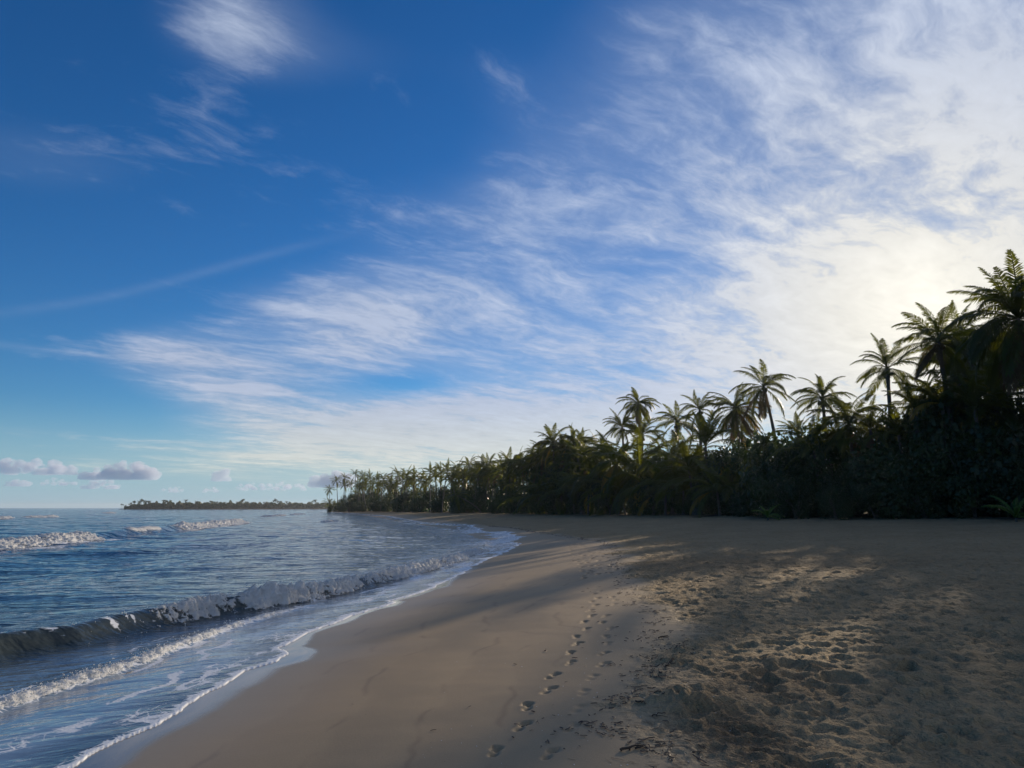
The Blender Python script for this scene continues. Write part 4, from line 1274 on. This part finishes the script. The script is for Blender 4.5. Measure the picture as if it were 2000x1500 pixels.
# scraps of dark weed strewn along the line where the smooth sand ends
n = 1500
ys = 3.8 + rs.exponential(5.0, n); ys = ys[ys < 40]; n = len(ys)
streak = fbm(ys * 0.9, ys * 0 + 2.2, 3) * 0.35
xs = dryline(ys) + streak - 0.16 + rs.normal(0, 0.07, n) * (1 + ys * 0.08) * (1 + 2.5 * (rs.rand(n) < .3)) - (rs.rand(n) < .06) * rs.exponential(.5, n)
keep_ = rs.rand(n) < smooth01(-.25, .35, fbm(xs * 2.2, ys * 2.2, 3)) * .9 + .08; xs, ys = xs[keep_], ys[keep_]
yf = rs.uniform(14, 75, 700); xf = dryline(yf) - 0.25 + rs.normal(0, 0.12, 700) + 0.4 * fbm(yf * .5, yf * 0 + 5, 3)
xs, ys = np.concatenate([xs, xf]), np.concatenate([ys, yf])
kz = smooth01(-0.35, 0.55, xs - dryline(ys))
zs_ = sand_z(xs, ys)
DEPS = bpy.context.evaluated_depsgraph_get()
from mathutils.bvhtree import BVHTree
me_b = beach.data
bv = np.zeros(len(me_b.vertices) * 3, np.float32); me_b.vertices.foreach_get('co', bv); bv = bv.reshape(-1, 3)
bf = np.zeros(len(me_b.loops), np.int32); me_b.loops.foreach_get('vertex_index', bf); bf = bf.reshape(-1, 4)
selv = (bv[:, 1] > 3.0) & (bv[:, 1] < 42) & (bv[:, 0] > -1.5) & (bv[:, 0] < 9)
sf = bf[selv[bf].all(1)]
used = np.unique(sf); remap = np.zeros(len(bv), np.int32); remap[used] = np.arange(len(used))
TREE = BVHTree.FromPolygons(bv[used].tolist(), remap[sf].tolist())


def lay(x, y):
    h = TREE.ray_cast(Vector((x, y, 5)), Vector((0, 0, -1)))
    return h[0].z if h[0] else ground_z(x, y)


def ribbon(V, F, x, y, a, L, w, rs, lift=0.004, curl=1.0):
    k = 4; q = len(V); b = a
    P = []
    for i in range(k):
        P.append((x, y)); x += math.cos(b) * L / (k - 1); y += math.sin(b) * L / (k - 1); b += rs.normal(0, .5) * curl
    for i, (u_, v_) in enumerate(P):
        nx, ny = -math.sin(a), math.cos(a); ww = w * (1.0 if 0 < i < k - 1 else .4)
        z = lay(u_, v_) + lift + abs(rs.normal(0, w * .5))
        V.append((u_ + nx * ww, v_ + ny * ww, z)); V.append((u_, v_, z + w * .8)); V.append((u_ - nx * ww, v_ - ny * ww, z))
    for i in range(k - 1):
        for j in range(2): F.append((q + 3 * i + j, q + 3 * i + 1 + j, q + 3 * i + 4 + j, q + 3 * i + 3 + j))


for x_, y_ in zip(xs, ys):
    ribbon(V, F, x_, y_, rs.uniform(-1.2, 1.8), rs.uniform(.012, .06) * (1 + y_ * .02) * (1 + (rs.rand() < .08) * 1.6), rs.uniform(.0018, .006) * (1 + y_ * .05), rs)
o = link('seaweed_scraps', mesh_np('seaweed_scraps', np.array(V), np.array(F), MAT['weed'])); tag(o, 'dark scraps of dried seaweed strewn along the edge of the smooth sand', None, None, 'stuff')
# brown mat of dried seagrass strands
V, F = [], []
for i in range(1300):
    x_ = wx_ + rs.normal(0, .34); y_ = wy_ + rs.normal(0, .60)
    if i % 4 == 0: x_, y_ = w2x + rs.normal(0, .45), w2y + rs.normal(0, .5)
    ribbon(V, F, x_, y_, rs.normal(2.3, .5), rs.uniform(.04, .13), rs.uniform(.0010, .0022), rs, lift=.002, curl=.5)
o = link('seagrass_mat', mesh_np('seagrass_mat', np.array(V), np.array(F), MAT['seagrass'])); tag(o, 'brown mat of dried seagrass strands on the rough sand', None, None, 'stuff')
# shell bits
V, F = [], []
for i in range(170):
    if i % 2: x_, y_ = rs.uniform(-.8, 2.2), rs.uniform(4.6, 9)
    else: y_ = rs.uniform(4.6, 12); x_ = float(dryline(y_)) + rs.normal(0, .5)
    r_ = rs.uniform(.003, .008); q_ = len(V); z = lay(x_, y_); a_ = rs.uniform(0, 6.28)
    for (u_, v_, w_) in ((1, 0, .1), (0, .7, .1), (-1, 0, .1), (0, -.7, .1), (0, 0, .7)): V.append((x_ + r_ * (u_ * math.cos(a_) - v_ * math.sin(a_)), y_ + r_ * (u_ * math.sin(a_) + v_ * math.cos(a_)), z + r_ * w_))
    F += [(q_, q_ + 1, q_ + 4), (q_ + 1, q_ + 2, q_ + 4), (q_ + 2, q_ + 3, q_ + 4), (q_ + 3, q_, q_ + 4)]
o = link('shell_bits', mesh_np('shell_bits', np.array(V), np.array(F), MAT['shell'])); tag(o, 'tiny pale shell fragments on the smooth sand', None, None, 'stuff')


def stick(p0, p1, r, label, forks=1, seed=0):
    rs = np.random.RandomState(seed)
    a = at_ground(*p0); b = at_ground(*p1); parts = []

    def branch(a, b, r, k=7):
        P = []
        for i in range(k):
            t = i / (k - 1); x = a[0] + (b[0] - a[0]) * t + rs.normal(0, .008); y = a[1] + (b[1] - a[1]) * t + rs.normal(0, .012)
            P.append((x, y, lay(x, y) + r * .8 + .012 * math.sin(t * 3.1)))
        parts.append(tube(P, [r * (1 - .6 * i / (k - 1)) for i in range(k)], 6)); return P
    P = branch(a, b, r)
    for f in range(forks):
        q = P[2 + f % 4]; an = math.atan2(b[1] - a[1], b[0] - a[0]) + rs.choice([-.6, .7]); L = rs.uniform(.05, .11)
        branch(q, (q[0] + math.cos(an) * L, q[1] + math.sin(an) * L), r * .55, 4)
    v, f = join(parts)
    o0 = Vector((a[0], a[1], a[2])); o = link('driftwood_stick', mesh_np('driftwood_stick', v - np.array(o0), f, MAT['stick']), None, o0)
    tag(o, label, 'stick', 'small sticks washed up on the beach'); return o


stick((1208, 1466), (1256, 1457), .011, 'forked dark stick on the smooth sand, nearest of the washed up sticks', 3, 1)
stick((1244, 1374), (1260, 1381), .009, 'short straight stick left of the heap of sand', 0, 2)
stick((1284, 1246), (1304, 1242), .010, 'thin stick beside the seaweed line in the light band', 1, 3)
stick((1274, 1401), (1300, 1398), .006, 'slim stick among seaweed scraps just below the sand heap', 1, 4)
stick((1300, 1303), (1318, 1292), .009, 'crooked stick above the heap of sand', 2, 5)

# ============================================================ SEA AIR
m = material('sea_air')
_v = S.nt.nodes.new('ShaderNodeVolumePrincipled'); _v.inputs['Color'].default_value = (0.86, 0.92, 0.97, 1); _v.inputs['Density'].default_value = 0.00011; _v.inputs['Anisotropy'].default_value = 0.45
_o = S.nt.nodes.new('ShaderNodeOutputMaterial'); S.nt.links.new(_v.outputs[0], _o.inputs['Volume'])
q = 6600.0
V = [(x, y, z) for x in (-q, q) for y in (-q, q) for z in (-4.4, 32.0)]
haze = link('haze', mesh_np('haze', np.array(V), np.array([(0, 1, 3, 2), (4, 6, 7, 5), (0, 4, 5, 1), (2, 3, 7, 6), (0, 2, 6, 4), (1, 5, 7, 3)]), m, smooth=False))
tag(haze, 'thin pale sea haze over the whole beach and bay', None, None, 'stuff')
